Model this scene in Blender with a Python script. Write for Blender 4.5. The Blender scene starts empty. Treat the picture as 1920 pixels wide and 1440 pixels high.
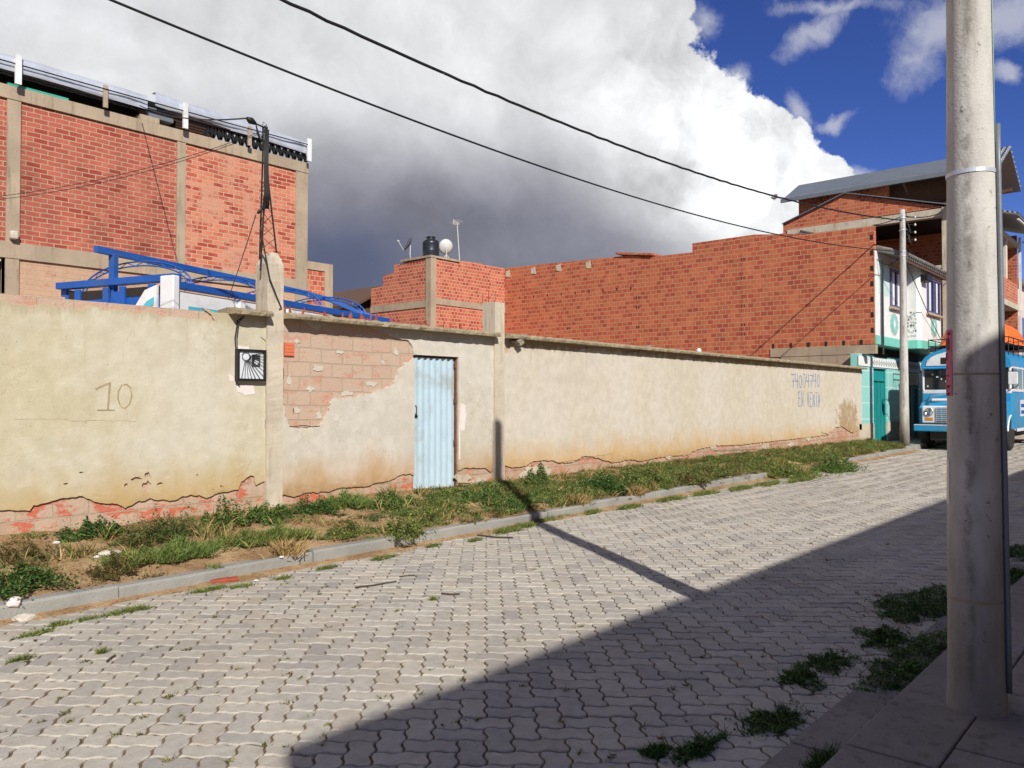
import bpy, bmesh, math, random
from mathutils import Vector, Matrix, noise as mn
from mathutils.geometry import tessellate_polygon
random.seed(7)
R = math.radians
C = bpy.context.scene.collection
scene = bpy.context.scene

# ------------------------------------------------------------------ camera
EYE = 1.75
TH = math.atan2(1310, 1500)          # angle between view direction and the street (+X)
PITCH = math.atan2(30, 1500)
cd = bpy.data.cameras.new("camera"); cam = bpy.data.objects.new("camera", cd); C.objects.link(cam)
cam.location = (0, 0, EYE)
cam.rotation_euler = (math.pi/2 + PITCH, 0, TH - math.pi/2)
cd.sensor_width = 36; cd.lens = 1500/1920*36; cd.clip_start = .05; cd.clip_end = 3000
scene.camera = cam
CT, ST = math.cos(TH), math.sin(TH)

def ray(px, py):
    x = (px-960)/1500; y = (720-py)/1500
    cp, sp = math.cos(PITCH), math.sin(PITCH)
    f = cp - y*sp; u = sp + y*cp
    return Vector((CT*f + ST*x, ST*f - CT*x, u))
def onY(px, py, Y): d = ray(px, py); t = Y/d.y; return Vector((d.x*t, Y, EYE+d.z*t))
def onX(px, py, X): d = ray(px, py); t = X/d.x; return Vector((X, d.y*t, EYE+d.z*t))
def onZ(px, py, Z): d = ray(px, py); t = (Z-EYE)/d.z; return Vector((d.x*t, d.y*t, Z))

# ------------------------------------------------------------------ sun, sky, exposure
SUN_EL = R(34)
SH = Vector((.521, .853, 0)).normalized()            # the way shadows fall on the ground
sun_dir = Vector((-SH.x*math.cos(SUN_EL), -SH.y*math.cos(SUN_EL), math.sin(SUN_EL)))   # towards the sun
sd = bpy.data.lights.new("sun", 'SUN'); so = bpy.data.objects.new("sun", sd); C.objects.link(so)
sd.energy = 4.4; sd.angle = R(.55); sd.color = (1, .968, .91)
so.rotation_euler = (-sun_dir).to_track_quat('-Z', 'Y').to_euler(); so.location = (-20, -30, 40)
scene.view_settings.view_transform = 'Standard'; scene.view_settings.look = 'None'
scene.view_settings.gamma = 1; scene.view_settings.exposure = .19
try: scene.view_settings.use_curve_mapping = False
except Exception: pass
scene.cycles.max_bounces = 6; scene.cycles.diffuse_bounces = 3; scene.cycles.use_denoising = True

def srgb(r, g, b):
    f = lambda c: (c/255/12.92) if c/255 <= .04045 else ((c/255+.055)/1.055)**2.4
    return (f(r), f(g), f(b), 1)

class NT:
    def __init__(s, nt): s.nt = nt
    def n(s, t, **k):
        o = s.nt.nodes.new(t)
        for a, v in k.items(): setattr(o, a, v)
        return o
    def link(s, a, b): s.nt.links.new(a, b)
    def _in(s, sock, v):
        if v is None: return
        if isinstance(v, bpy.types.NodeSocket): s.link(v, sock)
        else: sock.default_value = v
    def math(s, op, a, b=None, c=None, clamp=False):
        m = s.n('ShaderNodeMath', operation=op); m.use_clamp = clamp
        s._in(m.inputs[0], a); s._in(m.inputs[1], b); s._in(m.inputs[2], c); return m.outputs[0]
    def vm(s, op, a, b=None, out=0, sc=None):
        m = s.n('ShaderNodeVectorMath', operation=op)
        s._in(m.inputs[0], a); s._in(m.inputs[1], b)
        if sc is not None: s._in(m.inputs['Scale'], sc)
        return m.outputs[out]
    def mix(s, f, a, b, bt='MIX'):
        m = s.n('ShaderNodeMix', data_type='RGBA', blend_type=bt); m.clamp_factor = True
        s._in(m.inputs[0], f); s._in(m.inputs[6], a); s._in(m.inputs[7], b); return m.outputs[2]
    def noise(s, v, scale, det=4, rough=.55, out='Fac', dist=0):
        m = s.n('ShaderNodeTexNoise'); s._in(m.inputs['Vector'], v)
        m.inputs['Scale'].default_value = scale; m.inputs['Detail'].default_value = det
        m.inputs['Roughness'].default_value = rough; m.inputs['Distortion'].default_value = dist
        return m.outputs[out]
    def mr(s, v, a, b, c=0, d=1, smooth=True):
        m = s.n('ShaderNodeMapRange'); m.interpolation_type = 'SMOOTHSTEP' if smooth else 'LINEAR'
        s._in(m.inputs[0], v)
        for i, q in zip((1, 2, 3, 4), (a, b, c, d)): m.inputs[i].default_value = q
        return m.outputs[0]
    def sep(s, v): m = s.n('ShaderNodeSeparateXYZ'); s.link(v, m.inputs[0]); return m.outputs
    def comb(s, x, y, z):
        m = s.n('ShaderNodeCombineXYZ')
        for i, q in enumerate((x, y, z)): s._in(m.inputs[i], q)
        return m.outputs[0]

w = bpy.data.worlds.new("World"); scene.world = w; w.use_nodes = True
T = NT(w.node_tree); w.node_tree.nodes.clear()
sky = T.n('ShaderNodeTexSky', sky_type='NISHITA'); sky.sun_disc = False
sky.sun_elevation = SUN_EL; sky.sun_rotation = math.atan2(sun_dir.x, sun_dir.y)
sky.altitude = 4000; sky.air_density = 1.0; sky.dust_density = .0; sky.ozone_density = 3.2
bgs = T.n('ShaderNodeBackground'); bgs.inputs[1].default_value = .1
hs = T.n('ShaderNodeHueSaturation'); hs.inputs['Saturation'].default_value = 1.2; hs.inputs['Hue'].default_value = .522; T.link(sky.outputs[0], hs.inputs['Color']); T.link(hs.outputs[0], bgs.inputs[0])
D = T.n('ShaderNodeTexCoord').outputs['Generated']
D = T.vm('NORMALIZE', D)
def warp(v, sc, amt, det=3):
    n = T.noise(v, sc, det, .6, 'Color'); n = T.vm('SUBTRACT', n, (.5, .5, .5)); return T.vm('ADD', v, T.vm('SCALE', n, sc=amt))
DW = warp(warp(D, 3.0, .09, 2), 10, .065, 9)
RV = Vector((ST, -CT, 0))
def ell(c, ax, ay, rot=0, v=None):
    """elliptical distance from the sky direction seen at c, radii in degrees-like units (px of the 1920 frame /1500)"""
    c = ray(*c).normalized(); r = RV; up = c.cross(r); up = -up if up.z < 0 else up
    r2 = r*math.cos(rot)+up*math.sin(rot); u2 = up*math.cos(rot)-r*math.sin(rot)
    df = T.vm('SUBTRACT', v or DW, tuple(c))
    a = T.math('DIVIDE', T.vm('DOT_PRODUCT', df, tuple(r2), out=1), ax/1500)
    b = T.math('DIVIDE', T.vm('DOT_PRODUCT', df, tuple(u2), out=1), ay/1500)
    front = T.vm('DOT_PRODUCT', v or DW, tuple(c), out=1)
    e = T.math('SQRT', T.math('ADD', T.math('MULTIPLY', a, a), T.math('MULTIPLY', b, b)))
    return T.math('ADD', e, T.math('MULTIPLY', T.math('LESS_THAN', front, 0), 9))
def umin(L):
    r = L[0]
    for q in L[1:]:
        m = T.n('ShaderNodeMath', operation='SMOOTH_MIN'); T.link(r, m.inputs[0]); T.link(q, m.inputs[1]); m.inputs[2].default_value = .06; r = m.outputs[0]
    return r
cum = umin([ell((250, 250), 760, 800), ell((700, 420), 480, 560), ell((1120, 60), 150, 300), ell((1205, 20), 85, 70), ell((1150, 330), 220, 260), ell((1275, 300), 130, 150), ell((1395, 360), 130, 150), ell((1500, 370), 100, 95), ell((980, 470), 420, 420)])
fluff = T.noise(D, 26, 8, .62)
edge = T.math('ADD', cum, T.math('MULTIPLY', T.math('SUBTRACT', fluff, .5), .42))
mask = T.mr(edge, .965, 1.02, 1, 0)
wisp = umin([ell((1320, 60), 34, 30), ell((1372, 145), 40, 30), ell((1530, 50), 95, 26, R(38)), ell((1560, 8), 110, 18, R(5)), ell((1490, 195), 40, 26, R(-50)), ell((1572, 208), 44, 13, R(25)), ell((1715, 85), 75, 60, R(60)), ell((1770, 30), 90, 60, R(30)), ell((1860, 20), 90, 40), ell((1910, 120), 24, 18), ell((1612, 310), 36, 26)])
wn = T.noise(DW, 9, 8, .65)
wmask = T.mr(T.math('ADD', wisp, T.math('MULTIPLY', T.math('SUBTRACT', wn, .5), 2.6)), .0, .95, .7, 0)
# clouds added out of view behind the viewer, toned warm for the ambient light
oth = T.mr(T.noise(warp(D, 4, .1), 2.2, 7, .55), .46, .60, 0, .85)
back = T.mr(T.vm('DOT_PRODUCT', D, (CT, ST, 0), out=1), .1, .45, 1, 0)
oth = T.math('MULTIPLY', oth, back)
# cloud tone
lit = T.noise(DW, 5, 7, .58); lit2 = T.noise(T.vm('ADD', DW, (.012, .03, -.028)), 5, 7, .58)
rel = T.math('MULTIPLY', T.math('SUBTRACT', lit2, lit), 1.25)
dark = T.mr(ell((840, 545), 640, 330, R(-4), warp(D, 2.5, .14, 5)), .45, 1.15, 1, 0)
dark = T.math('MULTIPLY', dark, T.mr(ell((1370, 290), 300, 170, R(-25)), .6, 1.3, 0, 1))
brt = T.mr(ell((1370, 270), 300, 190, R(-30)), .1, 1.25, 1, 0)
gry = T.mr(ell((1210, 60), 150, 160), .3, 1.3, .35, 0)
c0 = T.mix(T.noise(DW, 3.2, 6, .55), srgb(216, 218, 222), srgb(242, 243, 244))
c0 = T.mix(brt, c0, (.90, .905, .92, 1))
rel = T.math('MULTIPLY', rel, T.math('ADD', .8, T.math('MULTIPLY', brt, 2.0)))
c0 = T.mix(dark, c0, T.mix(T.noise(DW, 4, 5, .5), srgb(118, 120, 136), srgb(152, 152, 164)))
tone = T.math('ADD', 1, T.math('ADD', rel, T.math('MULTIPLY', T.math('SUBTRACT', T.noise(DW, 2.6, 5), .5), .25)))
c0 = T.vm('SCALE', c0, sc=tone)
deep = T.mr(ell((640, 520), 230, 130, 0, warp(D, 4, .1, 5)), .2, 1.1, .85, 0)
c0 = T.mix(deep, c0, srgb(86, 96, 126))
bgc = T.n('ShaderNodeBackground'); T.link(c0, bgc.inputs[0]); bgc.inputs[1].default_value = .86
bgw = T.n('ShaderNodeBackground'); bgw.inputs[0].default_value = srgb(212, 214, 226); bgw.inputs[1].default_value = .8
def mixsh(f, a, b):
    m = T.n('ShaderNodeMixShader'); T.link(f, m.inputs[0]); T.link(a, m.inputs[1]); T.link(b, m.inputs[2]); return m.outputs[0]
bgo = T.n('ShaderNodeBackground'); bgo.inputs[0].default_value = srgb(232, 222, 205); bgo.inputs[1].default_value = .3
sh = mixsh(oth, bgs.outputs[0], bgo.outputs[0])
sh = mixsh(wmask, sh, bgw.outputs[0])
sh = mixsh(mask, sh, bgc.outputs[0])
wo = T.n('ShaderNodeOutputWorld'); T.link(sh, wo.inputs[0])

# ------------------------------------------------------------------ materials
def newmat(name):
    m = bpy.data.materials.new(name); m.use_nodes = True
    t = NT(m.node_tree); b = m.node_tree.nodes['Principled BSDF']
    return m, t, b
def pos(t): return t.n('ShaderNodeNewGeometry').outputs['Position']
def objc(t): return t.n('ShaderNodeTexCoord').outputs['Object']
def bump(t, b, h, dist=.01, st=.6):
    n = t.n('ShaderNodeBump'); n.inputs['Strength'].default_value = st; n.inputs['Distance'].default_value = dist
    t.link(h, n.inputs['Height']); t.link(n.outputs[0], b.inputs['Normal'])
def simple(name, col, rough=.6, var=.12, sc=6, metal=0, bsc=60, bd=.003, grime=None, gamt=.5, spec=None):
    m, t, b = newmat(name); v = objc(t)
    n = t.noise(v, sc, 5, .6); c1 = tuple(max(0, x*(1-var)) for x in col[:3])+(1,); c2 = tuple(x*(1+var) for x in col[:3])+(1,)
    c = t.mix(t.mr(n, .3, .7), c1, c2)
    if grime: c = t.mix(t.math('MULTIPLY', t.mr(t.noise(v, sc*.6, 8, .7), .5, .68), gamt), c, grime)
    t.link(c, b.inputs['Base Color']); b.inputs['Roughness'].default_value = rough; b.inputs['Metallic'].default_value = metal
    if spec is not None: b.inputs['Specular IOR Level'].default_value = spec
    if bd: bump(t, b, t.noise(v, bsc, 4, .6), bd, .5)
    return m

def concrete(name, col, dirt, sc=1.5, amt=.6, streak=True, coords=pos, bd=.012):
    m, t, b = newmat(name); v = coords(t)
    n = t.noise(v, sc, 8, .62); n2 = t.noise(v, sc*14, 4, .6)
    c = t.mix(t.mr(n, .3, .7), tuple(x*.84 for x in col[:3])+(1,), tuple(x*1.1 for x in col[:3])+(1,))
    if streak:
        s = t.noise(t.vm('MULTIPLY', v, (5, 5, .5)), sc*1.4, 6, .65)
        c = t.mix(t.math('MULTIPLY', t.mr(s, .5, .72), amt), c, dirt)
    c = t.mix(t.mr(n2, .62, .74, 0, .35), c, dirt)
    t.link(c, b.inputs['Base Color']); b.inputs['Roughness'].default_value = .92; b.inputs['Specular IOR Level'].default_value = .2
    h = t.math('ADD', t.math('MULTIPLY', n2, .5), t.noise(v, 45, 4, .7)); bump(t, b, h, bd, .6)
    return m

def brick(name, w, h, mort, cA, cB, cM, smear=None, smearamt=0, ribs=True, dark=None, off=(0, 0), offset=.5, msm=.1, wisp=True):
    m, t, b = newmat(name); v = pos(t); g = t.n('ShaderNodeNewGeometry').outputs['Normal']
    x, y, z = t.sep(v); nx, ny, nz = t.sep(g)
    f = t.math('GREATER_THAN', t.math('ABSOLUTE', nx), .6)
    u = t.math('ADD', t.math('MULTIPLY', x, t.math('SUBTRACT', 1, f)), t.math('MULTIPLY', y, f))
    # slight unevenness of the courses
    wob = t.math('MULTIPLY', t.math('SUBTRACT', t.noise(v, 1.3, 3), .5), .05)
    wob2 = t.math('MULTIPLY', t.math('SUBTRACT', t.noise(v, 5, 3), .5), .02)
    vv = t.comb(t.math('ADD', t.math('ADD', u, off[0]), wob2), t.math('ADD', t.math('ADD', z, off[1]), wob), 0)
    def bt(c1, c2, mo):
        n = t.n('ShaderNodeTexBrick'); n.offset = offset; t.link(vv, n.inputs['Vector'])
        n.inputs['Color1'].default_value = c1; n.inputs['Color2'].default_value = c2; n.inputs['Mortar'].default_value = mo
        n.inputs['Scale'].default_value = 1; n.inputs['Mortar Size'].default_value = mort/2; n.inputs['Mortar Smooth'].default_value = msm
        n.inputs['Brick Width'].default_value = w; n.inputs['Row Height'].default_value = h; n.inputs['Bias'].default_value = 0
        return n
    n1 = bt((0, 0, 0, 1), (1, 1, 1, 1), (.5, .5, .5, 1))
    rnd = n1.outputs['Color']; fac = n1.outputs['Fac']
    cr = t.n('ShaderNodeValToRGB'); t.link(rnd, cr.inputs[0]); e = cr.color_ramp.elements
    e[0].color = cA; e[1].color = cB; e[0].position = .25; e[1].position = .7
    if dark: q = cr.color_ramp.elements.new(.08); q.color = dark
    c = cr.outputs[0]
    vr = t.noise(v, 2.2, 7, .65)
    c = t.mix(.35, c, t.vm('SCALE', c, sc=t.mr(vr, .25, .75, .45, 1.5)))
    c = t.mix(t.mr(t.noise(v, 40, 3), .6, .8, 0, .35), c, tuple(q*.6 for q in cB[:3])+(1,))
    c = t.mix(fac, c, t.mix(t.noise(v, 8, 4), tuple(q*.75 for q in cM[:3])+(1,), cM))
    if smear:
        s = t.noise(v, 1.1, 9, .72); s2 = t.noise(v, 9, 5, .7)
        sm = t.math('ADD', s, t.math('MULTIPLY', t.math('SUBTRACT', s2, .5), .5))
        c = t.mix(t.math('MULTIPLY', t.mr(sm, .62-smearamt*.35, .78-smearamt*.3), .85), c, smear)
    if name == 'brick_wall':
        lo = t.math('ADD', z, t.math('MULTIPLY', t.math('SUBTRACT', t.noise(v, 3.2, 7, .7), .5), 1.6))
        c = t.mix(t.mr(lo, .3, .7, .7, 0), c, srgb(172, 146, 118))
        c = t.mix(t.mr(t.noise(v, 1.7, 7, .7), .52, .66, 0, .5), c, srgb(192, 172, 146))
        rs = t.math('MULTIPLY', t.mr(t.math('ADD', t.noise(t.vm('MULTIPLY', v, (1, 1, 2)), 2.6, 7, .7), t.mr(z, .6, 1.0, .035, 0)), .53, .6), t.math('SUBTRACT', 1, fac)); c = t.mix(t.math('MULTIPLY', rs, t.math('MULTIPLY', t.mr(z, .6, 1.1, .85, .35), t.mr(x, 7, 12, 1, .5))), c, srgb(198, 94, 68))
    if wisp: c = t.mix(t.mr(t.noise(t.vm('MULTIPLY', v, (1, 1, .35)), .55, 6, .6), .5, .75, 0, .4), c, (.07, .03, .02, 1))
    h_ = t.n('ShaderNodeHueSaturation'); h_.inputs['Saturation'].default_value = .99; h_.inputs['Hue'].default_value = .502; h_.inputs['Value'].default_value = .96; t.link(c, h_.inputs['Color']); c = h_.outputs[0]
    t.link(c, b.inputs['Base Color']); b.inputs['Roughness'].default_value = .9; b.inputs['Specular IOR Level'].default_value = .2
    hh = t.math('MULTIPLY', t.math('SUBTRACT', 1, fac), .8)
    hh = t.math('ADD', hh, t.math('MULTIPLY', t.noise(v, 30, 4, .7), .35))
    hh = t.math('ADD', hh, t.math('MULTIPLY', rnd, .25))
    if ribs: hh = t.math('ADD', hh, t.math('MULTIPLY', t.math('SINE', t.math('MULTIPLY', z, 220)), .1))
    bump(t, b, hh, .03 if name == 'brick_wall' else .014, .9)
    return m

def plaster(name, cA, cB, stain, topst=.5, blob=None, base=.95, ctop=2.62):
    m, t, b = newmat(name); v = pos(t); x, y, z = t.sep(v)
    n = t.noise(v, .55, 8, .6); n2 = t.noise(v, 6, 7, .65); n3 = t.noise(v, 60, 3, .6)
    c = t.mix(t.mr(t.math('ADD', n, t.math('MULTIPLY', t.math('SUBTRACT', n2, .5), .3)), .36, .64), cA, cB)
    c = t.mix(.5, c, t.vm('SCALE', c, sc=t.mr(n2, .2, .8, .84, 1.12)))
    c = t.mix(t.mr(t.noise(v, 1.1, 7, .7), .5, .66, 0, .5), c, tuple(q*.86 for q in cA[:3])+(1,))
    c = t.mix(t.mr(t.noise(v, 3.1, 7, .72), .57, .72, 0, .4), c, tuple(q*.78 for q in cA[:3])+(1,))
    lo = t.math('ADD', z, t.math('MULTIPLY', t.math('SUBTRACT', t.noise(t.vm('MULTIPLY', v, (1, 1, .5)), 2.0, 7, .65), .5), .9))
    c = t.mix(t.mr(lo, base-.42, base+.25, .8, 0), c, stain)
    lo2 = t.math('ADD', z, t.math('MULTIPLY', t.math('SUBTRACT', t.noise(v, 5, 7, .7), .5), .5))
    c = t.mix(t.mr(lo2, .42, .75, .75, 0), c, tuple(q*.62 for q in stain[:3])+(1,))
    tp = t.math('ADD', z, t.math('MULTIPLY', t.math('SUBTRACT', t.noise(t.vm('MULTIPLY', v, (3.2, 1, .45)), 2.2, 7, .7), .5), .5))
    c = t.mix(t.mr(tp, ctop, ctop+.1, 0, topst), c, tuple(q*.58 for q in stain[:3])+(1,))
    dr_ = t.math('MULTIPLY', t.mr(t.noise(t.vm('MULTIPLY', v, (7, 1, .25)), 1.6, 5, .6), .58, .72), t.mr(z, 1.6, 2.7, 0, 1)); c = t.mix(t.math('MULTIPLY', dr_, .3), c, tuple(q*.6 for q in stain[:3])+(1,))
    if blob:
        bx_, bz_, rx, rz = blob
        ex_ = t.math('DIVIDE', t.math('SUBTRACT', x, bx_), rx); ez_ = t.math('DIVIDE', t.math('SUBTRACT', z, bz_), rz)
        e = t.math('SQRT', t.math('ADD', t.math('MULTIPLY', ex_, ex_), t.math('MULTIPLY', ez_, ez_)))
        e = t.math('ADD', e, t.math('MULTIPLY', t.math('SUBTRACT', t.noise(v, 3, 7, .7), .5), 2.0))
        c = t.mix(t.math('MULTIPLY', t.mr(e, .75, 1.15, .8, 0), t.mr(t.noise(v, 7, 6, .7), .3, .6, .45, 1)), c, tuple(q*.6 for q in stain[:3])+(1,))
    # pits and small chips
    pit = t.mr(t.noise(v, 36, 2, .5), .75, .77); c = t.mix(t.math('MULTIPLY', pit, .6), c, tuple(q*.3 for q in stain[:3])+(1,))
    vo = t.n('ShaderNodeTexVoronoi', feature='DISTANCE_TO_EDGE'); vo.inputs['Scale'].default_value = 1.5
    t.link(t.vm('ADD', v, t.vm('SCALE', t.noise(v, 3.5, 6, .7, 'Color'), sc=.5)), vo.inputs['Vector'])
    cr_ = t.math('MULTIPLY', t.mr(vo.outputs['Distance'], 0, .008, 1, 0), t.mr(t.noise(v, .9, 4), .5, .6)); c = t.mix(t.math('MULTIPLY', cr_, .45), c, tuple(q*.35 for q in stain[:3])+(1,))
    tr_ = t.noise(t.vm('MULTIPLY', v, (.6, 1, 3)), 5, 5, .6); c = t.mix(t.mr(tr_, .58, .72, 0, .22), c, (.78, .74, .68, 1))
    t.link(c, b.inputs['Base Color']); b.inputs['Roughness'].default_value = .95; b.inputs['Specular IOR Level'].default_value = .12
    h = t.math('ADD', t.math('MULTIPLY', n3, .25), t.math('ADD', t.math('MULTIPLY', n2, .8), t.math('MULTIPLY', t.noise(v, 1.3, 3), 2.2)))
    h = t.math('SUBTRACT', h, t.math('MULTIPLY', pit, .5))
    bump(t, b, h, .012, .7)
    return m

def attrmat(name, rough=.9, nsc=20, namt=.35, bd=.004, trans=0, coords=pos, extra=None):
    m, t, b = newmat(name); a = t.n('ShaderNodeAttribute'); a.attribute_name = 'col'
    v = coords(t); n = t.noise(v, nsc, 6, .65)
    c = t.mix(1.0, a.outputs['Color'], t.vm('SCALE', (1, 1, 1), sc=t.mr(n, .25, .75, 1-namt, 1+namt)), 'MULTIPLY')
    if extra: c = extra(t, v, c)
    t.link(c, b.inputs['Base Color']); b.inputs['Roughness'].default_value = rough; b.inputs['Specular IOR Level'].default_value = .25
    if bd: bump(t, b, t.noise(v, nsc*5, 4, .7), bd, .6)
    if trans:
        out = m.node_tree.nodes['Material Output']; tr = t.n('ShaderNodeBsdfTranslucent'); t.link(c, tr.inputs[0])
        ms = t.n('ShaderNodeMixShader'); ms.inputs[0].default_value = trans
        t.link(b.outputs[0], ms.inputs[1]); t.link(tr.outputs[0], ms.inputs[2]); t.link(ms.outputs[0], out.inputs[0])
    return m

M = {}
def roadx(t, v, c):
    s = t.noise(v, .45, 7, .6); c = t.mix(t.mr(s, .4, .7, 0, .25), c, srgb(146, 134, 116))
    s = t.noise(v, 3.5, 8, .7); c = t.mix(t.mr(s, .56, .72, 0, .45), c, srgb(132, 118, 98))
    s = t.noise(t.vm('MULTIPLY', v, (.35, 1.6, 1)), 1.1, 6, .6); c = t.mix(t.mr(s, .52, .66, 0, .3), c, srgb(204, 197, 184)); return t.mix(t.mr(t.noise(v, 70, 3, .7), .62, .72, 0, .4), c, srgb(110, 102, 92))
M['paver'] = attrmat('paver', .9, 14, .14, .0045, extra=roadx)
M['joint'] = concrete('joint_soil', srgb(122, 102, 78), srgb(78, 68, 50), 3, .5, False)
M['leaf'] = attrmat('leaf', .6, 8, .25, 0, .3)
M['dirt'] = None
def dirtmat():
    m, t, b = newmat('dirt'); v = pos(t)
    n = t.noise(v, 2.2, 8, .65); n2 = t.noise(v, 18, 6, .7)
    c = t.mix(t.mr(n, .35, .65), srgb(150, 118, 84), srgb(186, 156, 118))
    c = t.mix(t.mr(n2, .5, .68, 0, .75), c, srgb(108, 82, 54)); c = t.mix(t.mr(t.noise(v, 55, 3), .66, .72, 0, .7), c, srgb(200, 184, 160))
    t.link(c, b.inputs['Base Color']); b.inputs['Roughness'].default_value = 1; b.inputs['Specular IOR Level'].default_value = .1
    bump(t, b, t.math('ADD', n2, t.math('MULTIPLY', t.noise(v, 60, 3), .4)), .03, .9); return m
M['dirt'] = dirtmat()
M['kerb'] = concrete('kerb_concrete', srgb(152, 149, 141), srgb(108, 97, 80), 2.2, .8, False)
M['walk'] = concrete('sidewalk_concrete', srgb(138, 131, 124), srgb(84, 76, 68), 1.6, .6, True, bd=.01)
M['pole'] = None
def polemat():
    m, t, b = newmat('pole_concrete'); v = objc(t)
    n = t.noise(t.vm('MULTIPLY', v, (1, 1, .35)), 5, 8, .6); n2 = t.noise(v, 28, 5, .7)
    c = t.mix(t.mr(n, .3, .7), srgb(178, 174, 167), srgb(204, 200, 192))
    c = t.mix(t.math('MULTIPLY', t.mr(n2, .6, .68), t.mr(t.noise(v, 2.2, 5), .42, .58)), c, srgb(112, 106, 97))
    c = t.mix(t.mr(t.noise(t.vm('MULTIPLY', v, (1, 1, .12)), 7, 5, .6), .52, .68, 0, .5), c, srgb(138, 132, 122))
    x, y, z = t.sep(v); seam = t.math('ADD', t.math('MULTIPLY', t.noise(v, 9, 5, .7), .05), t.math('MULTIPLY', t.noise(v, 1.5, 2), .08))
    st = t.math('MULTIPLY', t.mr(t.math('ABSOLUTE', t.math('SUBTRACT', t.math('ADD', y, seam), .06)), .0, .035, .7, 0), t.mr(t.noise(v, 6, 6, .7), .4, .6))
    c = t.mix(st, c, srgb(112, 104, 94))
    c = t.mix(t.mr(t.math('ADD', z, t.math('MULTIPLY', n, 1.4)), .5, 2.6, .7, 0), c, srgb(112, 103, 90))
    t.link(c, b.inputs['Base Color']); b.inputs['Roughness'].default_value = .85; b.inputs['Specular IOR Level'].default_value = .25
    bump(t, b, t.math('ADD', n2, t.math('MULTIPLY', t.noise(v, 80, 3), .6)), .005, .7); return m
M['pole'] = polemat()
M['beam'] = concrete('beam_concrete', srgb(176, 158, 134), srgb(112, 92, 68), 1.1, .5)
M['beam2'] = concrete('pillar_concrete', srgb(200, 188, 166), srgb(140, 116, 84), 1.6, .6)
M['coping'] = concrete('coping_concrete', srgb(172, 156, 128), srgb(84, 74, 56), 3.5, .7, True, bd=.05)
M['brick_thin'] = brick('brick_thin', .262, .098, .023, srgb(176, 88, 72), srgb(186, 98, 80), srgb(204, 162, 134), smear=srgb(196, 136, 110), smearamt=.12, ribs=False, dark=srgb(160, 68, 56))
M['brick_pale'] = brick('brick_pale', .262, .098, .022, srgb(186, 82, 62), srgb(214, 128, 100), srgb(220, 180, 148), smear=srgb(204, 150, 124), smearamt=.45, ribs=False, dark=srgb(170, 66, 54))
M['brick_low'] = brick('brick_low', .262, .098, .022, srgb(186, 96, 76), srgb(204, 130, 104), srgb(208, 172, 142), smear=srgb(204, 172, 142), smearamt=1.0, ribs=False, dark=srgb(170, 80, 64))
M['brick_block'] = brick('brick_block', .25, .172, .03, srgb(180, 86, 62), srgb(194, 106, 74), srgb(204, 158, 122), ribs=False, dark=srgb(170, 78, 60), wisp=False)
M['brick_square'] = brick('brick_square', .2, .152, .028, srgb(180, 82, 62), srgb(202, 112, 84), srgb(222, 178, 148), ribs=False, dark=srgb(170, 72, 58), wisp=False)
M['brick_wall'] = brick('brick_wall', .34, .186, .014, srgb(196, 96, 74), srgb(204, 142, 120), srgb(134, 112, 88), smear=srgb(194, 174, 152), smearamt=1.0, dark=srgb(200, 80, 54), msm=.25, wisp=False, ribs=False)
M['brick_raw'] = brick('brick_raw', .34, .186, .014, srgb(202, 74, 46), srgb(212, 96, 66), srgb(188, 160, 126), smear=srgb(200, 160, 124), smearamt=.35, wisp=False)
M['plasterL'] = plaster('plaster_yellow', srgb(194, 183, 152), srgb(202, 194, 174), srgb(184, 152, 92), .3)
M['plasterM'] = plaster('plaster_grey', srgb(196, 187, 168), srgb(205, 198, 185), srgb(184, 144, 96), .2)
bl = onY(1590, 790, 8.8)
M['plasterR'] = plaster('plaster_beige', srgb(199, 188, 167), srgb(206, 197, 182), srgb(198, 160, 104), .75, (bl.x, bl.z+.02, 1.0, .66))
M['door'] = simple('door_paint', srgb(176, 196, 205), .45, .05, 3, grime=srgb(150, 152, 145), gamt=.6, bd=.002)
M['steel'] = simple('galvanised_steel', srgb(205, 210, 218), .4, .12, 3, metal=.35, bsc=4, bd=.01)
M['roofgrey'] = simple('grey_roof_sheet', srgb(118, 124, 130), .5, .08, 2, metal=.2)
M['black'] = simple('black_steel', srgb(26, 25, 25), .5, .2, 10, bd=0)
M['cable'] = simple('black_cable', srgb(24, 22, 22), .6, .2, 10, bd=0)
M['darkhole'] = simple('dark_interior', srgb(40, 34, 32), .95, .2, 3, bd=0)  # dark colour, mostly standing in for shade inside openings and holes
M['white'] = simple('white_paint', srgb(228, 228, 226), .45, .05, 3, grime=srgb(170, 162, 150), gamt=.45)
M['blue'] = simple('blue_paint', srgb(28, 86, 164), .5, .12, 2, grime=srgb(70, 96, 140), gamt=.6, bd=.002)
M['cyan'] = simple('cyan_paint', srgb(90, 178, 196), .4, .05, 3, bd=0)
M['busblue'] = simple('bus_blue_paint', srgb(44, 142, 190), .32, .1, 1.5, grime=srgb(96, 128, 142), gamt=.6, bd=.004, bsc=2)
M['buswhite'] = simple('bus_white_paint', srgb(222, 224, 226), .4, .04, 3, grime=srgb(170, 165, 158), gamt=.4, bd=0)
M['glass'] = simple('dark_glass', srgb(26, 30, 34), .08, .3, 4, bd=0, spec=.8)
M['chrome'] = simple('chrome', srgb(215, 218, 222), .15, .04, 3, metal=1, bd=0)
M['tyre'] = simple('tyre_rubber', srgb(40, 39, 38), .85, .2, 8)
M['rubber'] = M['tyre']
M['amber'] = simple('amber_plastic', srgb(200, 130, 60), .3, .1, 6, bd=0)
M['teal'] = simple('teal_door_paint', srgb(28, 140, 138), .5, .08, 2, bd=.001)
M['tealtrim'] = simple('teal_trim', srgb(120, 200, 180), .5, .06, 3, bd=0)
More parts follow.
